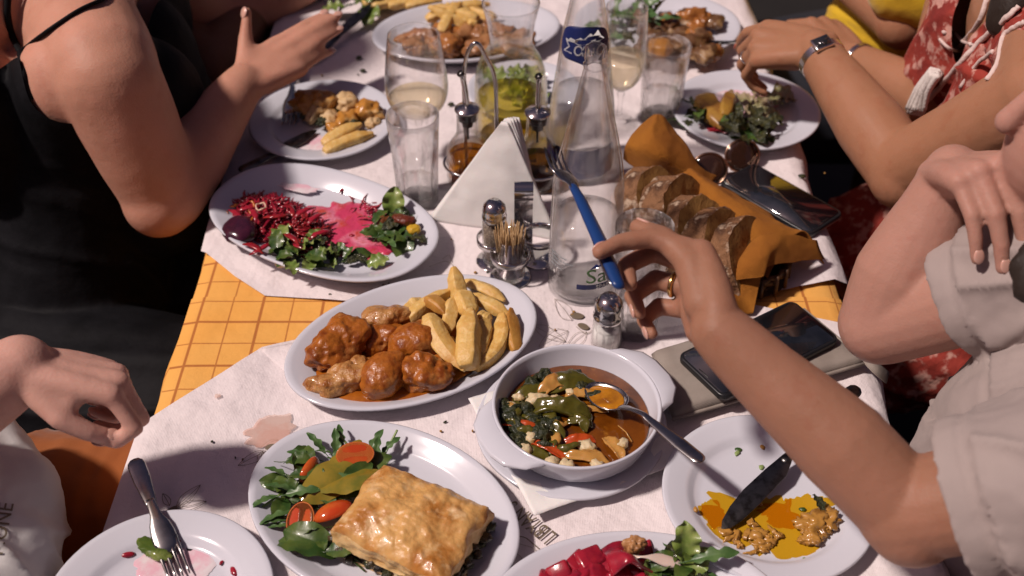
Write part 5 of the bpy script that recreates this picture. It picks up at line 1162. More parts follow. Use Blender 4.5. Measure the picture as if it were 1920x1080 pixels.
shredheap('right', (1330, 250), .03, .012, R(-20), 14, .006, beetred, 'shredded_beetroot', 'red shreds at the front of the leftover salad plate', 9)
# ------------------------------------------------------------------ far platters
G = 'browned meat pieces on the far platter'
brown = mat('browned_meat', (.28, .12, .045), .35, coat=.2, nz=(40, (.40, .20, .08), .45, .65), bump=(60, .8, .004, 5)); brown2 = mat('sauced_meat', (.36, .14, .035), .25, coat=.3, nz=(35, (.22, .08, .02), .45, .6), bump=(70, .7, .004, 5))
rnd = random.Random(6)
for i in range(20):
    u, v = rnd.uniform(765, 975), rnd.uniform(55, 92)
    lump(inplate('topoval', u, v, rnd.uniform(.008, .02)), (rnd.uniform(.018, .032), rnd.uniform(.014, .022), rnd.uniform(.011, .017)), i, i * 1.3, brown if i % 3 else brown2, 'meat_piece', 'browned meat piece on the far oval platter', 'meat', G, lumps=.6, knob=.5, sub=4)
puddle('topoval', 870, 80, .105, .052, R(12), 4.4, brown2, 'sauce', 'brown sauce spread under the meat on the far platter', .15, dome=.002)
for i in range(11):
    u, v = rnd.uniform(838, 905), rnd.uniform(12, 40); a = rnd.uniform(0, 3.1)
    p = inplate('topoval', u, v, .02 + .018 * rnd.random()); d = V((math.cos(a), math.sin(a), rnd.uniform(-.3, .4))) * .035
    wedge(p - d, p + d, .020, .017, .05, i, friesm, 'thick fry heaped at the back of the far platter', 'fries on the far platter')
G = 'grilled mushrooms and meat on the far right plate'
grill = mat('grilled_piece', (.12, .055, .022), .4, coat=.2, nz=(30, (.34, .21, .10), .5, .64), bump=(50, .9, .005, 5))
for i in range(22):
    u, v = rnd.uniform(1205, 1345), rnd.uniform(30, 100)
    lump(inplate('topr', u, v, rnd.uniform(.010, .024)), (rnd.uniform(.016, .028), rnd.uniform(.013, .020), rnd.uniform(.010, .016)), i, i * 1.7, grill if i % 4 else brown2, 'grilled_piece', 'charred mushroom or meat piece on the far right plate', 'meat', G, lumps=.6, knob=.5, sub=4)
wedge(inplate('topr', 1215, 88, .03), inplate('topr', 1262, 92, .03), .036, .028, .02, 4, mat('orange_potato', (.46, .20, .035), .3, coat=.3), 'orange potato piece in front of the grilled mushrooms', None)
leaves('topr', ['rocket'], (1190, 15, 1225, 45), 14, (.008, .035), 'feathery green herb sprig at the left of the mushroom plate', 'herb sprigs on the mushroom plate', 51, (.7, 1.1), (-1.0, -.1))
leaves('topr', ['rocket', 'dark'], (1135, 25, 1180, 70), 14, (.006, .03), 'green herb leaf seen through the far wine glass', 'herb leaves behind the far wine glass', 52, (.6, 1.0), (-.8, .1))
leaves('tl', ['lettuce', 'spinach'], (640, -10, 740, 15), 14, (.004, .02), 'green leaf on the far plate behind the hand', 'leaves on the far plate', 53, (.7, 1.1))
for i in range(6):
    u = 715 + 16 * i; p = inplate('tl', u, 2 + 4 * (i % 2), .012); wedge(p - V((.03, .01, 0)), p + V((.03, .01, 0)), .02, .016, .03, i, friesm, 'yellow potato slice on the far plate behind the hand', 'potato slices on the far plate')
# plate of lettuce behind the carafe
PL['mid'] = plate('round_plate', (.018, 1.455), .085, .085, 0, .016, 'small white plate of shredded lettuce behind the carafe')
leaves('mid', ['lettuce'], (940, 140, 1010, 185), 14, (.004, .02), 'pale green lettuce leaf on the small plate behind the carafe', 'lettuce behind the carafe', 54, (.7, 1.0))
for i, (u, v) in enumerate([(680, 132), (672, 108), (1290, 322), (1503, 330), (845, 195), (1440, 130)]):
    lump(P(u, v, .006), (.005, .004, .002), i, i + 3.3, herbdk, 'crumb', ['green crumb on the far paper left of the wine glass', 'tiny crumb behind the green one', 'dark crumb beside the sunglasses', 'dark crumb on the paper by the phone corner', 'brown crumb between the wine glass and the cruets', 'dark smudge of food by the salad plate rim'][i], 'crumb', sub=2, lumps=.4)

# crumbs and oil spots about the table
rnd = random.Random(77)
for i in range(46):
    u, v = rnd.choice([(430, 860), (900, 480), (960, 920), (1260, 900), (560, 130), (1500, 330), (870, 790), (700, 560), (1040, 590)]); u += rnd.gauss(0, 45); v += rnd.gauss(0, 22)
    lump(P(u, v, .0075 if v > 560 else .0045), (rnd.uniform(.0009, .0024), rnd.uniform(.0008, .002), .0012), rnd.uniform(0, 6), i, (crust, crumb, herbdk, crumb)[i % 4], 'crumb', 'tiny crumb scattered on the white paper cover', 'crumb', 'crumbs scattered on the paper covers', sub=2, lumps=.5)
# ------------------------------------------------------------------ people
def skinmat(name, c, c2, deep):
    red_ = (c[0] * .92, c[1] * .74, c[2] * .72)
    m = mat(name, c, .50, sss=.28, ssr=(1, .36, .22), sscale=.007, spec=.22, nz=(13, c2, .40, .66), nz2=(40, red_, .56, .92), bump=(70, .30, .0025, 8), bump2=(380, .40, .0008))
    return m
skinA = skinmat('fair_skin', (.50, .25, .172), (.56, .28, .20), (.48, .205, .145))
skinG = skinmat('olive_skin', (.30, .148, .093), (.335, .162, .106), (.27, .12, .078))
skinB = skinmat('rosy_skin', (.56, .315, .25), (.60, .335, .272), (.54, .26, .21))
skinF = skinmat('pale_skin', (.40, .212, .160), (.44, .232, .18), (.38, .175, .135))
skinD = skinmat('tanned_skin', (.33, .158, .088), (.36, .172, .10), (.29, .125, .072))
skinC = skinmat('brown_skin', (.20, .095, .055), (.24, .115, .065), (.17, .075, .045))
nailm = mat('nail', (.62, .36, .29), .25, sss=.2, sscale=.003, coat=.4); nailr = mat('coral_nail', (.62, .13, .08), .2, coat=.5)
hairm = mat('dark_hair', (.022, .014, .010), .6, bump=(90, .6, .003))
DG = lambda: bpy.context.evaluated_depsgraph_get()
def organic(name, caps, vox, m, parent, smooth=6, disp=None, cut=None, solid=0):
    """one continuous surface grown over a skeleton of tapering limbs"""
    mb = MB()
    for c in caps:
        if c[0] == 'tube':                                         # an open sleeve: outer and inner wall
            _, pts, rad, th = c; pts = smoothcurve(pts, 5); n = len(pts); rr = [lerpl(rad, i / (n - 1)) for i in range(n)]
            mb.sweep(pts + list(reversed(pts)), rr + [r - th for r in reversed(rr)], n=28, caps=False) if 0 else tubewall(mb, pts, rr, th)
        elif c[0] == 'ball': mb.ball(c[1], c[2], 24, 16, c[3] if len(c) > 3 else None)
        else:
            pts, rad = c[0], c[1]; pts = smoothcurve(pts, 5) if len(pts) > 2 else [V(p) for p in pts]
            n = len(pts); rr = [lerpl(rad, i / (n - 1)) for i in range(n)]
            mb.sweep(pts, rr, n=20, flat=c[2] if len(c) > 2 else 1, up=c[3] if len(c) > 3 else None, round_ends=5)
    me = bpy.data.meshes.new('tmp'); me.from_pydata([p[:] for p in mb.v], [], mb.f); me.update()
    bm = bmesh.new(); bm.from_mesh(me); bmesh.ops.remove_doubles(bm, verts=bm.verts, dist=1e-5); bmesh.ops.recalc_face_normals(bm, faces=bm.faces); bm.to_mesh(me); bm.free()
    o = bpy.data.objects.new('tmp', me); COL.objects.link(o)
    r = o.modifiers.new('r', 'REMESH'); r.mode = 'VOXEL'; r.voxel_size = vox; r.use_smooth_shade = True
    s = o.modifiers.new('s', 'SMOOTH'); s.factor = .5; s.iterations = smooth
    out = bpy.data.meshes.new_from_object(o.evaluated_get(DG())); bpy.data.objects.remove(o)
    if disp:
        nn = [v.normal.copy() for v in out.vertices]
        for v, q in zip(out.vertices, nn): v.co = v.co + q * disp(v.co, q)
    if cut:
        bm = bmesh.new(); bm.from_mesh(out)
        bmesh.ops.delete(bm, geom=[v for v in bm.verts if cut(v.co)], context='VERTS')
        for _ in range(12):
            bo = [v for v in bm.verts if v.is_boundary]; new = {}
            for v in bo:
                nb = [e.other_vert(v) for e in v.link_edges if e.is_boundary]
                if len(nb) == 2: new[v] = v.co * .4 + (nb[0].co + nb[1].co) * .3
            for v, c in new.items(): v.co = c
        bm.to_mesh(out); bm.free()
    out.name = name; out.materials.clear(); out.materials.append(m)
    out.transform(parent.matrix_basis.inverted())
    out.polygons.foreach_set('use_smooth', [True] * len(out.polygons))
    ob = bpy.data.objects.new(name, out); COL.objects.link(ob); ob.parent = parent
    if solid: q = ob.modifiers.new('solid', 'SOLIDIFY'); q.thickness = solid; q.offset = -1
    return ob
def tubewall(mb, pts, rr, th):
    n, k = len(pts), 28; T = [(pts[min(i + 1, n - 1)] - pts[max(i - 1, 0)]).normalized() for i in range(n)]
    u = V((0, 0, 1)) if abs(T[0].z) < .9 else V((1, 0, 0)); O, I = [], []
    for i in range(n):
        u = (u - T[i] * u.dot(T[i])).normalized(); b = T[i].cross(u)
        for j in range(k):
            a = 2 * math.pi * j / k; d = b * math.cos(a) + u * math.sin(a); O.append(pts[i] + d * rr[i]); I.append(pts[i] + d * (rr[i] - th))
    m = n * k; fs = []
    for i in range(n - 1):
        for j in range(k):
            j2 = (j + 1) % k
            fs.append((i * k + j, i * k + j2, (i + 1) * k + j2, (i + 1) * k + j)); fs.append((m + i * k + j, m + (i + 1) * k + j, m + (i + 1) * k + j2, m + i * k + j2))
    for j in range(k):
        j2 = (j + 1) % k; fs.append((j, m + j, m + j2, j2)); e = (n - 1) * k; fs.append((e + j, e + j2, m + e + j2, m + e + j))
    mb.add(O + I, fs)
def hand(W, K, dors, left, curls, sc=1.0, spread=6, thumb=None, fr=1.0, x0=-.012):
    """capsule skeleton of a hand; W wrist, K middle knuckle, dors the way the back of the hand faces. Returns capsules, nails, finger points"""
    f = (V(K) - V(W)); f.normalize(); n = V(dors); n = (n - f * n.dot(f)).normalized(); Y = f.cross(n) if left else n.cross(f)
    def T(x, y, z): return V(W) + (f * x + Y * y + n * z) * sc
    L0 = (V(K) - V(W)).length / sc; kx = L0 / .092
    kn = [(.089 * kx, .027, -.001), (.092 * kx, .006, .003), (.086 * kx, -.0145, .001), (.077 * kx, -.031, -.005)]
    seg = [(.043, .026, .022), (.047, .030, .023), (.043, .028, .022), (.034, .021, .020)]
    rad = [(.0100, .0088, .0078, .0064), (.0102, .0090, .0079, .0066), (.0098, .0086, .0076, .0062), (.0086, .0075, .0067, .0054)]
    caps, nails, fing = [], [], []
    for i in range(4):
        k = kn[i]; y0 = (.013, .005, -.005, -.013)[i]
        caps.append(([T(x0, y0, 0), T(k[0] * .5, (y0 + k[1]) / 2 * 1.08, .001), T(*k)], [.0165 * sc, .0140 * sc, .0118 * sc]))
        sp = R((1.6, .4, -.7, -1.8)[i] * spread); a = 0; p = V(k); pts = [T(*p)]; dr = None
        for j in range(3):
            a += R(curls[i][j]); d = V((math.cos(a) * math.cos(sp), math.sin(sp) * math.cos(a * .6), -math.sin(a)))
            p = p + d * seg[i][j] * fr; pts.append(T(*p)); dr = d; up = V((math.sin(a), 0, math.cos(a)))
        for j in range(3): caps.append(([pts[j], pts[j + 1]], [rad[i][j] * sc, rad[i][j + 1] * sc]))
        caps.append(('ball', pts[1], rad[i][1] * sc * 1.05)); fing.append(pts)
        wd = (f * dr.x + Y * dr.y + n * dr.z); wu = (f * up.x + Y * up.y + n * up.z)
        nails.append((pts[3] - wd * .004 * sc + wu * rad[i][3] * sc * .86, wd.copy(), wu.copy(), .0055 * sc))
    caps.append(([T(x0 + .012, 0, -.003), T(.04, .0, -.003), T(.078 * kx, -.002, -.003)], [.018 * sc, .0190 * sc, .0135 * sc]))
    th = thumb or [(.020, .020, -.008), (.050, .044, -.018), (.078, .050, -.024), (.100, .048, -.026)]
    tp = [T(*q) for q in th]
    for j in range(3): caps.append(([tp[j], tp[j + 1]], [(.0155, .0118, .0100, .0078)[j] * sc, (.0155, .0118, .0100, .0078)[j + 1] * sc]))
    caps.append(([T(.022, .012, -.010), T(.056, .026, -.012)], [.0155 * sc, .012 * sc])); caps.append(([T(.02, -.016, -.010), T(.062, -.026, -.010)], [.0135 * sc, .0105 * sc]))
    wd = (tp[3] - tp[2]).normalized(); wu = (Y * .6 + n * .8); wu = (wu - wd * wu.dot(wd)).normalized()
    nails.append((tp[3] - wd * .004 * sc + wu * .0068 * sc, wd, wu, .0065 * sc)); fing.append(tp)
    return caps, nails, fing, (f, Y, n)
def addnails(par, nails, m=nailm):
    for c, d, u, r in nails:
        q = frame_rot(d, u).to_matrix().to_4x4(); q.translation = c
        MB().ball((0, 0, 0), (r * 1.35, r, r * .28), 12, 8).xf(q).obj('fingernail', m, par, local=False)
def head(c, r, yaw, skin, par, hair=True, hl=None, hm=None):
    """simple modelled head looking along yaw: skull, jaw, nose, ears, eye sockets, lips; and a hair cap"""
    c = V(c); F = V((math.cos(yaw), math.sin(yaw), 0)); S = V((-math.sin(yaw), math.cos(yaw), 0)); U = V((0, 0, 1)); s = r / .09
    def T(x, y, z): return c + (F * x + S * y + U * z) * s
    rt = Matrix((F, S, U)).transposed()
    caps = [('ball', T(-.012, 0, .02), V((.098, .078, .095)) * s, rt), ('ball', T(.028, 0, -.045), V((.062, .056, .065)) * s, rt), ([T(.045, 0, -.088), T(.066, 0, -.088)], [.024 * s, .017 * s]), ([T(.078, 0, .012), T(.094, 0, -.020)], [.008 * s, .0115 * s]),
            ([T(.070, -.018, -.058), T(.080, 0, -.055), T(.070, .018, -.058)], [.006 * s, .0095 * s, .006 * s]), ([T(.070, -.016, -.068), T(.078, 0, -.069), T(.070, .016, -.068)], [.006 * s, .010 * s, .006 * s]),
            ([T(.074, -.034, .030), T(.082, -.016, .032)], [.008 * s, .008 * s]), ([T(.074, .034, .030), T(.082, .016, .032)], [.008 * s, .008 * s]),
            ([T(-.02, 0, -.05), T(-.035, 0, -.15)], [.050 * s, .055 * s])]
    for q in (-1, 1): caps.append(([T(-.005, q * .076, .015), T(-.012, q * .084, .002), T(-.002, q * .078, -.022)], [.011 * s, .012 * s, .009 * s])); caps.append(('ball', T(.066, q * .030, .008), V((.012, .014, .012)) * s))
    eyew = mat('eye', (.55, .5, .48), .1) if 'eye' not in MATS else MATS['eye']; iris = mat('iris', (.05, .03, .02), .1) if 'iris' not in MATS else MATS['iris']
    for q in (-1, 1):
        e = MB().ball(T(.072, q * .030, .010), V((.0098, .013, .0075)) * s, 14, 10, rt).obj('eye', eyew, par, local=False)
        MB().ball(T(.0800, q * .030, .010), V((.003, .0055, .0055)) * s, 12, 8, rt).obj('iris', iris, par, local=False)
        MB().sweep([T(.080, q * .014, .033), T(.084, q * .030, .039), T(.074, q * .046, .034)], [.003 * s, .0038 * s, .002 * s], n=6).obj('eyebrow', hm or hairm, par, local=False)
    if hair:
        hc = [('ball', T(-.026, 0, .040), V((.102, .089, .094)) * s, rt), ('ball', T(-.06, 0, -.01), V((.062, .084, .09)) * s, rt)]
        for h in (hl or []): hc.append(h)
        organic('hair', hc, .006, hm or hairm, par, 3, disp=lambda p, q: .004 * noise.noise(V((p.x * 60, p.y * 60, p.z * 9))) + .003 * noise.noise(V((p.x * 170, p.y * 170, p.z * 14))))
    return caps
def folds(amp, fr, dirv=(1, .3, .6), seed=0, fine=.0012):
    d = V(dirv).normalized()
    def f(p, q):
        s = p.dot(d) * fr + 2.2 * noise.noise(p * fr * .12 + V((seed, 0, 0)))
        r = 1 - abs(noise.noise(V((s, p.z * fr * .16, seed)))) * 2
        return amp * max(-.4, r) ** 3 * .8 + amp * .7 * noise.noise(p * fr * .35 + V((0, seed, 0))) + fine * noise.noise(p * 95)
    return f
def person(label, base): return thing('person', label, 'person', base)
# --- the person in the beige tee on the right, far arm propping the chin
pf = person('person in a beige tee propping the chin on one bent hand', (.62, .76, .45))
Fe, Fw = PD(1652, 606, 1.20), PD(1786, 322, 1.15); Fk = PD(1868, 318, 1.09); Fs = PD(2000, 500, 1.13); Fs2 = V((.56, .52, TZ + .19))
fc, fn, ff, fax = hand(Fw, Fk, (-.15, .25, 1), False, [(78, 12, 8), (72, 18, 10), (66, 22, 12), (62, 24, 14)], sc=.98, spread=3, thumb=[(.022, .020, -.010), (.05, .036, -.03), (.07, .03, -.05), (.085, .02, -.065)])
hc_ = PD(2128, 205, 1.08); tsh = Fs.lerp(Fs2, .5); Fpel = V((.66, .72, TZ - .24))
fcaps = fc + [([Fe, Fe.lerp(Fw, .35) + V((-.004, 0, .0)), Fe.lerp(Fw, .75), Fw], [.042, .045, .034, .0265]), ([Fe, Fe.lerp(Fs, .5), Fs], [.043, .046, .050]), ([Fs, tsh + V((.03, 0, 0)), Fs2], [.050, .060, .046]), ([Fs2, Fs2 + V((-.04, -.03, -.22))], [.046, .040]),
    ([tsh + V((.03, .0, -.03)), V((.56, .70, TZ + .05)), Fpel], [.07, .08, .10]), ([Fpel + V((0, -.08, 0)), Fpel + V((-.30, -.06, .01)), Fpel + V((-.46, -.06, -.02))], [.085, .075, .060]), ([Fpel + V((0, .10, 0)), Fpel + V((-.30, .12, .01)), Fpel + V((-.46, .12, -.02))], [.085, .075, .060]),
    ([hc_ + V((.02, -.01, -.08)), tsh + V((.05, .02, .02))], [.048, .055])]
lock = [([hc_ + V((.02, -.06, .02)), PD(2010, 440, 1.04), PD(1925, 500, 1.03), PD(1912, 560, 1.03)], [.042, .024, .012, .005]), ([hc_ + V((.04, -.07, .0)), PD(2010, 520, 1.02), PD(1945, 590, 1.02)], [.04, .020, .006])]
fcaps += head(hc_, .092, R(172), skinF, pf, True, lock)
organic('body', fcaps, .0027, skinF, pf, 5)
addnails(pf, fn)
beige = mat('beige_tee', (.35, .29, .27), .9, sheen=.1, nz=(7, (.31, .255, .24), .4, .65), bump=(500, .25, .0006)); weave(beige, 420, .2, .0004)
fo = folds(.011, 26, (.3, 1, .5), 3)
def teefold(cuffs):
    def f(p, q):
        for c, d in cuffs:
            t = (p - c).dot(d); r = (p - c).length
            if r < .12 and -.03 < t: return -.0022 * math.exp(-((t + .022) / .0022) ** 2) + .0045 * noise.noise(p * 22) + .0012 * noise.noise(p * 70)
        return fo(p, q)
    return f
hs2 = Fs.lerp(Fe, .56); hd2 = (Fe - Fs).normalized()
organic('tee_shirt', [([Fs, tsh + V((.03, 0, 0)), Fs2], [.062, .072, .056]), ([tsh + V((.02, .0, -.05)), V((.515, .70, TZ + .10)), V((.525, .70, TZ - .02)), Fpel], [.088, .108, .118, .15]), ([tsh + V((.0, -.05, -.08)), V((.52, .66, TZ + .08)), Fpel + V((-.05, -.06, 0))], [.06, .085, .12]), ([tsh + V((.005, .05, -.08)), V((.52, .75, TZ + .08)), Fpel + V((-.05, .06, 0))], [.06, .085, .12]),
    ([Fs2, Fs2 + V((-.02, -.02, -.12))], [.056, .056]), ('tube', [Fs, Fs.lerp(Fe, .3), Fs.lerp(Fe, .56)], [.064, .062, .061], .009)], .0042, beige, pf, 4, disp=teefold([(hs2, hd2)]))
organic('trousers', [([Fpel, Fpel + V((-.30, -.06, .01)), Fpel + V((-.46, -.06, -.02))], [.12, .09, .075]), ([Fpel + V((0, .10, 0)), Fpel + V((-.30, .12, .01)), Fpel + V((-.46, .12, -.02))], [.12, .09, .075])], .007, mat('dark_trousers', (.010, .011, .016), .85), pf, 4)
# --- the person reaching in from the lower right with the blue handled fork
pg = person('person reaching in from the lower right with a ringed hand and beige sleeve', (.72, .34, .45))
camR, camU, camD = V((1, 0, 0)), V((0, SP, CP)), V((0, CP, -SP))
Gw, Gk = PD(1350, 622, .958), PD(1314, 516, 1.008)
gc, gn, gf, gax = hand(Gw, Gk, camR * .95 - camU * .22 - camD * .35, False, [(62, 36, 20), (52, 66, 60), (55, 70, 60), (58, 72, 60)], sc=1.06, spread=6, x0=.010, thumb=[(.030, .010, -.008), (.060, .026, -.014), (.086, .030, -.028), (.106, .028, -.046)])
Ge, Gs = PD(1700, 958, .985), PD(2080, 880, .96)
Gneck = V((.64, .42, TZ + .30)); Gpel = V((.74, .36, TZ - .25))
gcaps = gc + [([Ge, Ge.lerp(Gw, .35) + V((0, 0, .004)), Ge.lerp(Gw, .75), Gw], [.038, .0395, .0310, .0255]), ([Ge, Ge.lerp(Gs, .5), Gs], [.041, .044, .048]), ('ball', Ge + V((.004, -.005, -.005)), .039),
    ([Gs, Gneck + V((.02, 0, -.06)), V((.66, .22, TZ + .24))], [.048, .065, .05]), ([Gneck + V((.03, -.02, -.10)), Gpel], [.09, .11]), ([Gneck + V((.0, 0, -.04)), Gneck + V((-.01, 0, .08))], [.052, .048])]
gcaps += head(Gneck + V((.0, 0, .17)), .092, R(160), skinG, pg)
organic('body', gcaps, .0026, skinG, pg, 5)
addnails(pg, gn)
hs = Gs.lerp(Ge, .70); hd = (Ge - Gs).normalized()
organic('tee_shirt', [([Gs, Gneck + V((.02, 0, -.07)), V((.66, .22, TZ + .24))], [.066, .078, .062]), ([Gneck + V((.03, -.02, -.10)), V((.70, .38, TZ + .0)), Gpel], [.115, .12, .14]), ('tube', [Gs, Gs.lerp(Ge, .35), Gs.lerp(Ge, .72)], [.070, .067, .068], .009)], .0042, beige, pg, 4, disp=teefold([(Gs.lerp(Ge, .72), hd)]))
rg = gf[2]; mid = rg[0].lerp(rg[1], .60); dr = (rg[1] - rg[0]).normalized()
u = dr.orthogonal().normalized(); b = dr.cross(u)
MB().sweep([mid + (u * math.cos(2 * math.pi * i / 28) + b * math.sin(2 * math.pi * i / 28)) * .0106 for i in range(28)], .0022, n=8, closed=True).obj('ring', gold, pg, local=False)
# the fork with the blue handle, held between index finger and thumb
pad = gf[0][3] - gax[2] * .004 - gax[0] * .006 + (gf[0][2] - gf[0][3]) * .2; ft = PD(1036, 282, 1.13); pad = pad + V((0, .010, -.008)); fe_ = pad + (pad - ft).normalized() * .046 + V((.004, .016, -.008))
fk = cutl('fork', ft, fe_, 'steel fork with a blue handle held up in the ringed hand', up=(.4, -.5, .7))
for c in list(fk.children):
    if c.name.startswith('handle'):
        L = (fe_ - ft).length
        MB().sweep([(.072, 0, .004), (.095, 0, .005), (L * .75, 0, .004), (L * 1.02, 0, .001)], [.0048, .0062, .0075, .0066], n=12, flat=.6, round_ends=3).obj('blue_grip', blueplastic, fk)
# --- the woman in the black dress on the left
pa = person('person in a black strappy dress with a bare arm on the left', (-.62, 1.30, .40))
As, Ae, Aw, Ak = PD(205, 150, 1.47), PD(303, 366, 1.53), PD(455, 158, 1.62), PD(540, 100, 1.66)
ac, an, af, aax = hand(Aw + (Ak - Aw) * .04, Aw + (Ak - Aw).normalized() * .096, (-.05, -.45, .88), False, [(-4, 4, 4), (-2, 5, 6), (2, 6, 6), (8, 10, 8)], sc=1.0, spread=-3, thumb=[(.020, .020, .000), (.044, .044, .010), (.062, .060, .022), (.078, .072, .034)])
Afar = V((-.56, 1.66, TZ + .20)); Aneck = V((-.60, 1.44, TZ + .28)); Apel = V((-.64, 1.24, TZ - .26))
acaps = ac + [([As, As.lerp(Ae, .3), As.lerp(Ae, .65), Ae], [.063, .062, .058, .049]), ('ball', Ae + V((-.002, -.008, -.004)), .048), ([Ae + V((.004, .004, 0)), Ae.lerp(Aw, .35), Ae.lerp(Aw, .75), Aw], [.052, .051, .037, .0285]),
    ([As + V((-.01, .02, .01)), V((-.60, 1.42, TZ + .20)), Afar], [.066, .085, .066]), ([V((-.585, 1.30, TZ + .12)), V((-.60, 1.27, TZ - .02)), Apel], [.10, .10, .12]), ([V((-.585, 1.52, TZ + .12)), V((-.60, 1.48, TZ - .02)), Apel + V((0, .18, 0))], [.10, .10, .12]),
    ([As + V((-.055, .03, -.02)), As + V((-.08, .06, -.12))], [.07, .075]), ([V((-.68, 1.22, TZ + .17)), V((-.68, 1.25, TZ + .05))], [.062, .07]), ([V((-.68, 1.30, TZ + .24)), Aneck], [.07, .06]), ([Aneck, V((-.66, 1.50, TZ + .44))], [.055, .052]),
    ([Afar, V((-.50, 1.70, TZ + .02)), V((-.34, 1.78, TZ + .04))], [.058, .052, .034])]
acaps += head(V((-.70, 1.52, TZ + .50)), .105, R(10), skinA, pa, True, [([V((-.78, 1.52, TZ + .5)), V((-.80, 1.5, TZ + .40)), V((-.77, 1.5, TZ + .36))], [.07, .06, .03])])
organic('body', acaps, .0042, skinA, pa, 18)
addnails(pa, an)
black = mat('black_cloth', (.007, .007, .0088), .7, spec=.14, nz=(10, (.003, .003, .004), .4, .6), bump=(24, .35, .01, 5))
ln = [(-400, 200), (-60, 150), (0, 126), (38, 97), (46, 150), (58, 188), (78, 212), (104, 225), (140, 230), (175, 227), (215, 212), (250, 120), (285, 8), (330, -40), (600, -80)]
def proj(p):
    q = p - V((0, 0, TZ + EYE)); zc = q.y * CP - q.z * SP; return 960 + FPX * q.x / zc, 540 - FPX * (q.y * SP + q.z * CP) / zc
def cutA(p):
    if p.z < TZ - .05: return False
    if p.y > 1.62: return p.z > TZ + .17
    u, v = proj(p)
    for (u0, v0), (u1, v1) in zip(ln, ln[1:]):
        if u0 <= u <= u1: return v < v0 + (v1 - v0) * (u - u0) / (u1 - u0)
    return v < 0
e = .0065
dressc = [([As + V((-.03, .05, .0)), V((-.60, 1.42, TZ + .20)), Afar], [.066 + e, .085 + e, .066 + e]), ([V((-.585, 1.30, TZ + .12)), V((-.60, 1.27, TZ - .02)), Apel], [.10 + e, .10 + e, .135]), ([V((-.585, 1.52, TZ + .12)), V((-.60, 1.48, TZ - .02)), Apel + V((0, .18, 0))], [.10 + e, .10 + e, .135]),
    ([As + V((-.055, .03, -.02)), As + V((-.08, .06, -.12))], [.07 + e, .075 + e]), ([V((-.68, 1.22, TZ + .17)), V((-.68, 1.25, TZ + .05))], [.062 + e, .07 + e]), ([V((-.54, 1.42, TZ + .10)), V((-.51, 1.40, TZ - .02))], [.09, .08]),
    ([V((-.50, 1.30, TZ + .10)), V((-.50, 1.28, TZ - .04))], [.085, .09]),
    ([Apel + V((-.02, -.12, -.02)), Apel + V((.25, -.2, .02)), Apel + V((.52, -.22, -.02))], [.14, .125, .10]), ([Apel + V((0, .12, -.02)), Apel + V((.25, .08, .03)), Apel + V((.52, .06, 0))], [.14, .12, .10]),
    ([Apel + V((-.05, -.16, -.10)), Apel + V((.25, -.24, -.10)), Apel + V((.5, -.24, -.14))], [.12, .11, .09])]
fo2 = folds(.013, 17, (.35, 1, .25), 5, 0); fo3 = folds(.007, 24, (.3, .2, 1), 8, 0)
organic('black_dress', dressc, .0065, black, pa, 5, disp=lambda p, q: fo2(p, q) if p.z < TZ - .08 else fo3(p, q) * max(0, min(1, (TZ + .14 - p.z) / .12)), cut=cutA)
S0 = PD(38, 97, 1.36)
def onbody(u, v, off=.004):
    """first point of the body met along the ray of a pixel"""
    dg = DG(); o0 = V((0, 0, TZ + EYE)); d = (PD(u, v, 1) - o0).normalized()
    h, loc, nrm, *_ = sc.ray_cast(dg, o0 + d * .7, d); return (loc - d * off) if h else PD(u, v, 1.45)
bpy.context.view_layer.update()
for pts in ([(38, 97), (70, 72), (105, 47), (150, 18), (195, -3), (240, -30)], [(38, 97), (24, 70), (16, 40), (14, 10), (18, -25)], [(38, 97), (42, 130), (48, 160), (58, 188)]):
    q = [onbody(*k) for k in pts]; MB().sweep(smoothcurve(q, 5), .0042, n=8, flat=.6).obj('strap', black, pa, local=False)
# --- the person in the white tee at the lower left, hand closed
pb_ = person('person in a white tee and rust trousers at the lower left', (-.70, .46, .42))
Bw, Bk = PD(38, 690, 1.11), PD(150, 706, 1.10)
bcp, bn_, bf, bax = hand(Bw, Bw + (Bk - Bw).normalized() * .088, (.10, .34, .93), True, [(50, 80, 55), (56, 82, 55), (60, 82, 55), (64, 82, 55)], sc=.92, spread=2, fr=.95, thumb=[(.022, .022, -.012), (.050, .038, -.028), (.078, .036, -.040), (.100, .026, -.048)])
Be, Bs = V((-.62, .60, TZ + .12)), V((-.74, .52, TZ + .26))
Bpel = V((-.80, .48, TZ - .25))
bcaps = bcp + [([Be, Be.lerp(Bw, .4), Be.lerp(Bw, .8), Bw], [.046, .049, .039, .031]), ([Be, Bs], [.046, .050]), ([Bs, V((-.80, .38, TZ + .24)), V((-.80, .24, TZ + .24))], [.05, .06, .05]), ([V((-.80, .38, TZ + .2)), Bpel], [.10, .12]), ([V((-.84, .36, TZ + .26)), V((-.90, .32, TZ + .36))], [.052, .05])]
bcaps += head(V((-.92, .30, TZ + .45)), .09, R(20), skinB, pb_)
organic('body', bcaps, .0034, skinB, pb_, 8); addnails(pb_, bn_)
wtee = mat('white_tee', (.66, .645, .63), .9, nz=(6, (.62, .60, .585), .4, .6), bump=(500, .25, .0006))
sidepts = [PD(-80, 875, 1.26), PD(-42, 980, 1.22), PD(-50, 1120, 1.18)]
fo4 = folds(.012, 24, (.8, .5, .1), 2)
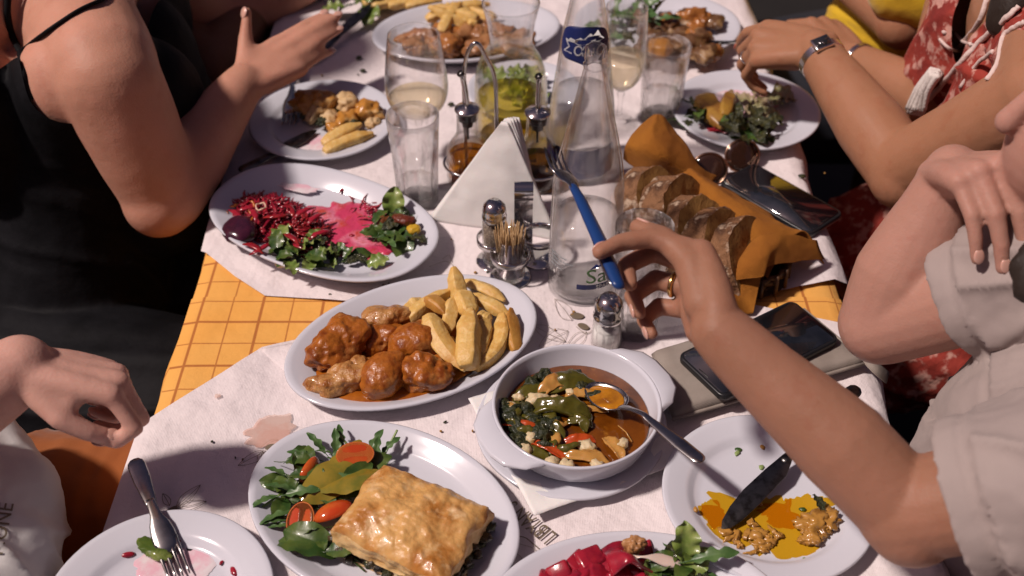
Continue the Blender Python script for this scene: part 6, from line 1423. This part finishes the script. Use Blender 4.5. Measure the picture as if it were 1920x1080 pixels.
tee = organic('tee_shirt', [([Bs, V((-.80, .38, TZ + .235)), V((-.80, .24, TZ + .23))], [.068, .078, .066]), ([V((-.80, .40, TZ + .2)), Bpel], [.13, .15]), (sidepts, [.062, .070, .070]), ([V((-.82, .42, TZ + .04)), sidepts[1]], [.12, .075]), ([sidepts[0] + V((-.10, -.02, .02)), sidepts[2] + V((-.1, 0, 0))], [.09, .1]),
    ('tube', [Bs, Bs.lerp(Be, .4), Bs.lerp(Be, .75)], [.07, .068, .066], .010)], .005, wtee, pb_, 5, disp=fo4)
rust = mat('rust_trousers', (.30, .085, .014), .85, sheen=.15, nz=(9, (.26, .07, .011), .4, .65), bump=(300, .25, .0006))
organic('trousers', [([Bpel, V((-.62, .76, TZ - .155)), V((-.40, .78, TZ - .15)), V((-.12, .78, TZ - .17))], [.14, .105, .100, .085]), ([Bpel + V((0, -.12, 0)), V((-.55, .42, TZ - .2)), V((-.15, .44, TZ - .21))], [.14, .10, .085]), ([V((-.12, .78, TZ - .18)), V((-.10, .78, .1))], [.075, .055]), ([V((-.15, .44, TZ - .21)), V((-.13, .44, .1))], [.075, .055])], .006, rust, pb_, 5, disp=folds(.006, 26, (1, .3, .2), 6))
bpy.context.view_layer.update()
tl = text(pb_, 'MONE', .030, dark_print, 'shirt_lettering', center=False)
qa, qb = onbody(4, 1042, .003), onbody(26, 945, .003)
d_ = (qb - qa); Ld = d_.length; d_.normalize(); toC = (V((0, 0, TZ + EYE)) - qa).normalized(); zz_ = (toC - d_ * toC.dot(d_)).normalized(); yy = zz_.cross(d_)
mw = Matrix((d_, yy, zz_)).transposed().to_4x4(); mw.translation = qa
k = Ld / max(v.co.x for v in tl.data.vertices); tl.data.transform(Matrix.Diagonal((k, k, 1, 1)))
inv = pb_.matrix_basis.inverted(); dg = DG(); o0 = V((0, 0, TZ + EYE))
for v in tl.data.vertices:                                         # lay the print on the cloth
    wp = mw @ v.co; d = (wp - o0).normalized(); h, loc, *_ = sc.ray_cast(dg, o0 + d * .6, d)
    if h and (loc - wp).length < .08: wp = loc - d * .0015
    v.co = inv @ wp
# --- the woman in the red patterned top at the upper right
pd_ = person('person in a red top with white trim and a silver watch', (.72, 1.30, .42))
Dw, Dk = PD(1528, 92, 1.60), PD(1432, 78, 1.63)
dc, dn, df, dax = hand(Dw, Dw + (Dk - Dw).normalized() * .086, (-.05, -.38, .92), True, [(30, 22, 12), (48, 40, 25), (52, 55, 35), (52, 60, 40)], sc=1.02, spread=5, thumb=[(.022, .020, -.010), (.05, .034, -.026), (.078, .030, -.036), (.10, .022, -.04)])
De, Ds = PD(1690, 318, 1.48), PD(1960, 180, 1.36)
D2w, D2k, D2e = PD(1598, 112, 1.80), PD(1520, 40, 1.84), PD(1745, 190, 1.70)
d2c, d2n, d2f, _x = hand(D2w, D2w + (D2k - D2w).normalized() * .088, (0, -.1, 1), False, [(35, 40, 20), (40, 45, 25), (45, 50, 30), (50, 55, 30)], sc=1.0)
Df = V((.66, 1.52, TZ + .26)); Dpel = V((.78, 1.32, TZ - .25))
dcaps = dc + d2c + [([De, De.lerp(Dw, .35), De.lerp(Dw, .8), Dw], [.043, .044, .033, .0265]), ('ball', De + V((.002, -.008, -.004)), .043), ([De, De.lerp(Ds, .5), Ds], [.044, .047, .054]), ([D2e, D2e.lerp(D2w, .5), D2w], [.040, .036, .026]), ([D2e, Df], [.041, .05]),
    ([Ds, Ds.lerp(Df, .5) + V((.05, 0, 0)), Df], [.055, .07, .055]), ([Ds.lerp(Df, .5) + V((.06, 0, -.03)), V((.74, 1.32, TZ + .0)), Dpel], [.10, .10, .12]), ([Ds.lerp(Df, .5) + V((.05, 0, 0)), Ds.lerp(Df, .5) + V((.05, 0, .14))], [.055, .05])]
dh = Ds.lerp(Df, .5) + V((.05, 0, .20))
dcaps += head(dh, .09, R(178), skinD, pd_, True, [([dh + V((.0, -.07, .0)), PD(1905, 20, 1.46), PD(1890, 45, 1.47)], [.05, .032, .012])])
organic('body', dcaps, .0034, skinD, pd_, 6); addnails(pd_, dn[:1], nailr); addnails(pd_, dn[1:] + d2n)
red = mat('red_patterned_cloth', (.30, .035, .022), .85, nz=(16, (.20, .02, .015), .5, .65), nz2=(48, (.52, .27, .22), .52, .60), bump=(160, .5, .002), bump2=(30, .5, .01))
fo5 = folds(.008, 30, (.4, .6, .8), 4)
m1 = Ds.lerp(Df, .5)
def neck(p):                                                        # the V of the neckline, open towards the table
    if p.z < m1.z - .10: return False
    t = (p.z - (m1.z - .10)) / .14; return p.x < m1.x + .07 and abs(p.y - m1.y) < .075 * t or p.z > m1.z + .07
organic('red_top', [([Ds + V((.02, .03, .0)), m1 + V((.05, 0, 0)), Df + V((.02, -.02, 0))], [.056, .082, .062]), ([m1 + V((.06, 0, -.04)), V((.73, 1.32, TZ + .0)), Dpel], [.112, .118, .15]), ([m1 + V((.01, -.07, -.08)), V((.66, 1.24, TZ - .03)), Dpel], [.075, .09, .1]), ([m1 + V((.01, .07, -.08)), V((.66, 1.40, TZ - .03)), Dpel], [.075, .09, .1]),
    ([Dpel + V((0, -.10, 0)), Dpel + V((-.16, -.12, .0)), Dpel + V((-.26, -.12, -.04))], [.13, .11, .08]), ([Dpel + V((0, .10, 0)), Dpel + V((-.16, .10, .0)), Dpel + V((-.26, .10, -.04))], [.13, .11, .08])], .006, red, pd_, 5, disp=fo5, cut=neck)
bpy.context.view_layer.update()
trim = mat('white_trim', (.66, .52, .48), .8, bump=(200, .7, .002)); tas = mat('white_tassel', (.68, .62, .58), .9, bump=(250, .8, .002))
def band(pts, r, m, name, n=6, off=.004, zig=0):
    q = smoothcurve([onbody(u, v, off) for u, v in pts], n)
    if zig: q = [p + V((0, .0, zig * math.sin(i * 1.9))) for i, p in enumerate(q)]
    MB().sweep(q, r, n=7, flat=.7).obj(name, m, pd_, local=False)
band([(1738, 190), (1765, 160), (1800, 118), (1840, 75), (1885, 35), (1910, 12)], .0042, trim, 'trim', zig=.0012)
band([(1770, 60), (1790, 90), (1812, 72), (1836, 40), (1850, 0)], .0034, trim, 'trim', zig=.001)
band([(1790, 62), (1806, 78), (1822, 84), (1806, 96), (1782, 92), (1762, 74)], .0030, trim, 'trim')
band([(1850, 150), (1870, 118), (1880, 70), (1900, 52), (1920, 42)], .0030, trim, 'trim', zig=.001)
band([(1800, 165), (1830, 122), (1862, 96)], .003, trim, 'trim', zig=.001)
for i in range(14):
    a_ = onbody(1748 + i % 5 * 4, 128 + i, .008); b_ = onbody(1700 + i * 2.6, 205 + (i * 7) % 13, .010)
    MB().sweep(smoothcurve([a_, a_.lerp(b_, .5) + V((-.004, 0, .004 * (i % 3))), b_], 4), [.0036] * 5 + [.0028] * 4, n=6).obj('tassel', tas, pd_, local=False)
def wristband(par, W, d, r, wd, m, name, flat=1):
    d = d.normalized(); u = d.orthogonal().normalized(); b = d.cross(u)
    for k in (-1, 0, 1):
        MB().sweep([W + d * wd * k * .6 + (u * math.cos(2 * math.pi * i / 36) + b * math.sin(2 * math.pi * i / 36)) * r for i in range(36)], wd * .42, n=8, flat=.6, closed=True).obj(name, m, par, local=False)
silver = mat('silver', (.72, .71, .69), .12, 1); dial = mat('watch_dial', (.02, .02, .022), .08, coat=.8)
wc = Dw.lerp(De, .09); wd_ = (De - Dw).normalized(); wristband(pd_, wc, wd_, .0305, .0055, silver, 'watch_bracelet')
q = onbody(1541, 82, .001); nn = (V((0, 0, TZ + EYE)) - q).normalized() * .55 + V((0, 0, .7)); fr = frame_rot(wd_, nn).to_matrix().to_4x4(); fr.translation = q
MB().box(-.010, -.0125, -.003, .010, .0125, .004).xf(fr).obj('watch_case', silver, pd_, local=False, bevel=.0015)
MB().box(-.0078, -.0100, .0042, .0078, .0100, .0048).xf(fr).obj('watch_dial', dial, pd_, local=False)
MB().box(-.0012, -.0005, .0049, .0055, .0005, .0053).xf(fr).obj('watch_hand', silver, pd_, local=False)
MB().box(-.0005, -.0060, .0049, .0005, .0005, .0053).xf(fr).obj('watch_hand', silver, pd_, local=False)
wristband(pd_, D2w.lerp(D2e, .08), (D2e - D2w), .0295, .004, silver, 'bracelet')
p_ = df[2]; mid = p_[0].lerp(p_[1], .6); dr = (p_[1] - p_[0]).normalized(); u = dr.orthogonal().normalized(); b = dr.cross(u)
MB().sweep([mid + (u * math.cos(2 * math.pi * i / 24) + b * math.sin(2 * math.pi * i / 24)) * .0103 for i in range(24)], .0016, n=8, closed=True).obj('ring', silver, pd_, local=False)
# --- the person in yellow at the far upper right
pe = person('person in a bright yellow top at the far upper right', (.72, 1.98, .42))
Ee, Ew, Es = PD(1692, 42, 1.86), PD(1560, -60, 1.98), PD(1800, -60, 1.86)
ye = mat('yellow_top', (.62, .40, .010), .8, sheen=.2, bump=(260, .4, .001), nz=(9, (.55, .34, .008), .4, .65))
ecaps = [([Ee, Ew], [.040, .030]), ([Ee, Ee + V((.10, .12, .12))], [.042, .05]), ([Ew, Ew + V((-.06, .03, 0))], [.028, .016]), ([V((.78, 2.0, TZ + .2)), V((.80, 2.0, TZ - .2))], [.10, .12]), ([V((.78, 2.0, TZ + .2)), V((.78, 2.0, TZ + .36))], [.055, .05])]
ecaps += head(V((.78, 2.0, TZ + .44)), .085, R(185), skinD, pe)
organic('body', ecaps, .005, skinD, pe, 5)
organic('yellow_top', [([PD(1640, 60, 2.02), PD(1720, 40, 1.98), PD(1800, 10, 1.95)], [.085, .10, .10]), ([V((.76, 1.98, TZ + .2)), V((.76, 1.96, TZ - .02)), V((.78, 2.0, TZ - .25))], [.12, .13, .14]), ([PD(1640, 90, 2.02), V((.70, 1.95, TZ - .2))], [.09, .11]), ([PD(1690, -30, 1.84), PD(1770, -10, 1.86)], [.055, .06])], .006, ye, pe, 5, disp=folds(.006, 30, (.5, .5, 1), 9))
navyt = mat('dark_trousers', (.012, .014, .022), .85)
organic('trousers', [([V((.80, 2.0, TZ - .24)), V((.5, 1.92, TZ - .22)), V((.3, 1.9, TZ - .24))], [.13, .10, .085]), ([V((.80, 1.85, TZ - .24)), V((.5, 1.78, TZ - .22)), V((.3, 1.76, TZ - .24))], [.13, .10, .085])], .008, navyt, pe, 4)
# --- the person in grey at the far upper left
pc = person('person in a grey shirt in shade behind the black dress at the far upper left', (-.72, 2.0, .42))
grey = mat('grey_shirt', (.16, .155, .15), .9, bump=(260, .4, .001), nz=(9, (.12, .115, .11), .4, .65))
Ce, Cw = PD(395, 130, 1.90), PD(500, -30, 2.05)
ccaps = [([PD(300, 60, 1.98), Ce], [.060, .050]), ([Ce, Cw], [.050, .036]), ([V((-.78, 2.05, TZ + .1)), V((-.80, 2.05, TZ - .2))], [.11, .12]), ([V((-.70, 2.0, TZ + .2)), V((-.66, 1.98, TZ + .34))], [.06, .055])]
ccaps += head(V((-.64, 1.98, TZ + .36)), .095, R(5), skinC, pc)
organic('body', ccaps, .005, skinC, pc, 5)
organic('grey_shirt', [([PD(415, 110, 2.06), PD(470, 40, 2.08), PD(510, -40, 2.1)], [.045, .05, .055]), ([V((-.76, 2.0, TZ + .14)), V((-.74, 1.98, TZ - .05)), V((-.78, 2.0, TZ - .25))], [.13, .14, .15]), ([PD(380, 190, 2.0), V((-.60, 1.80, TZ - .15))], [.06, .09])], .006, grey, pc, 5, disp=folds(.008, 28, (1, .5, .4), 7))
organic('trousers', [([V((-.76, 2.0, TZ - .24)), V((-.4, 1.92, TZ - .22)), V((-.2, 1.9, TZ - .24))], [.13, .10, .085]), ([V((-.76, 1.82, TZ - .24)), V((-.4, 1.74, TZ - .22)), V((-.2, 1.72, TZ - .24))], [.13, .10, .085])], .008, navyt, pc, 4)
# --- chairs under the sitters
chairm = mat('chair_wood', (.07, .035, .018), .55, nz=(12, (.04, .02, .01), .4, .6))
def chair(x, y, side, label):
    t = thing('chair', label, 'chair', (x, y, 0)); s = side
    MB().box(-.20, -.20, .40, .20, .20, .43).obj('seat', chairm, t, bevel=.006)
    for a in (-.18, .18):
        for b in (-.18, .18): MB().sweep([(a, b, .40), (a * 1.08, b * 1.08, 0)], [.018, .015], n=8).obj('leg', chairm, t)
        MB().sweep([(s * .18, a, .43), (s * .24, a, .88)], [.016, .014], n=8).obj('back_post', chairm, t)
    for z in (.58, .70, .82): MB().box(s * .2 + s * (z - .43) * .09 - .008, -.18, z - .03, s * .2 + s * (z - .43) * .09 + .008, .18, z + .03).obj('back_slat', chairm, t, bevel=.004)
chair(-.70, 1.30, -1, 'wooden chair under the person in the black dress'); chair(-.86, .44, -1, 'wooden chair under the person in the white tee'); chair(.72, .72, 1, 'wooden chair under the person in the beige tee')
chair(.84, 1.32, 1, 'wooden chair under the person in the red top'); chair(-.86, 1.98, -1, 'wooden chair under the person in the grey shirt'); chair(.86, 1.96, 1, 'wooden chair under the person in yellow')
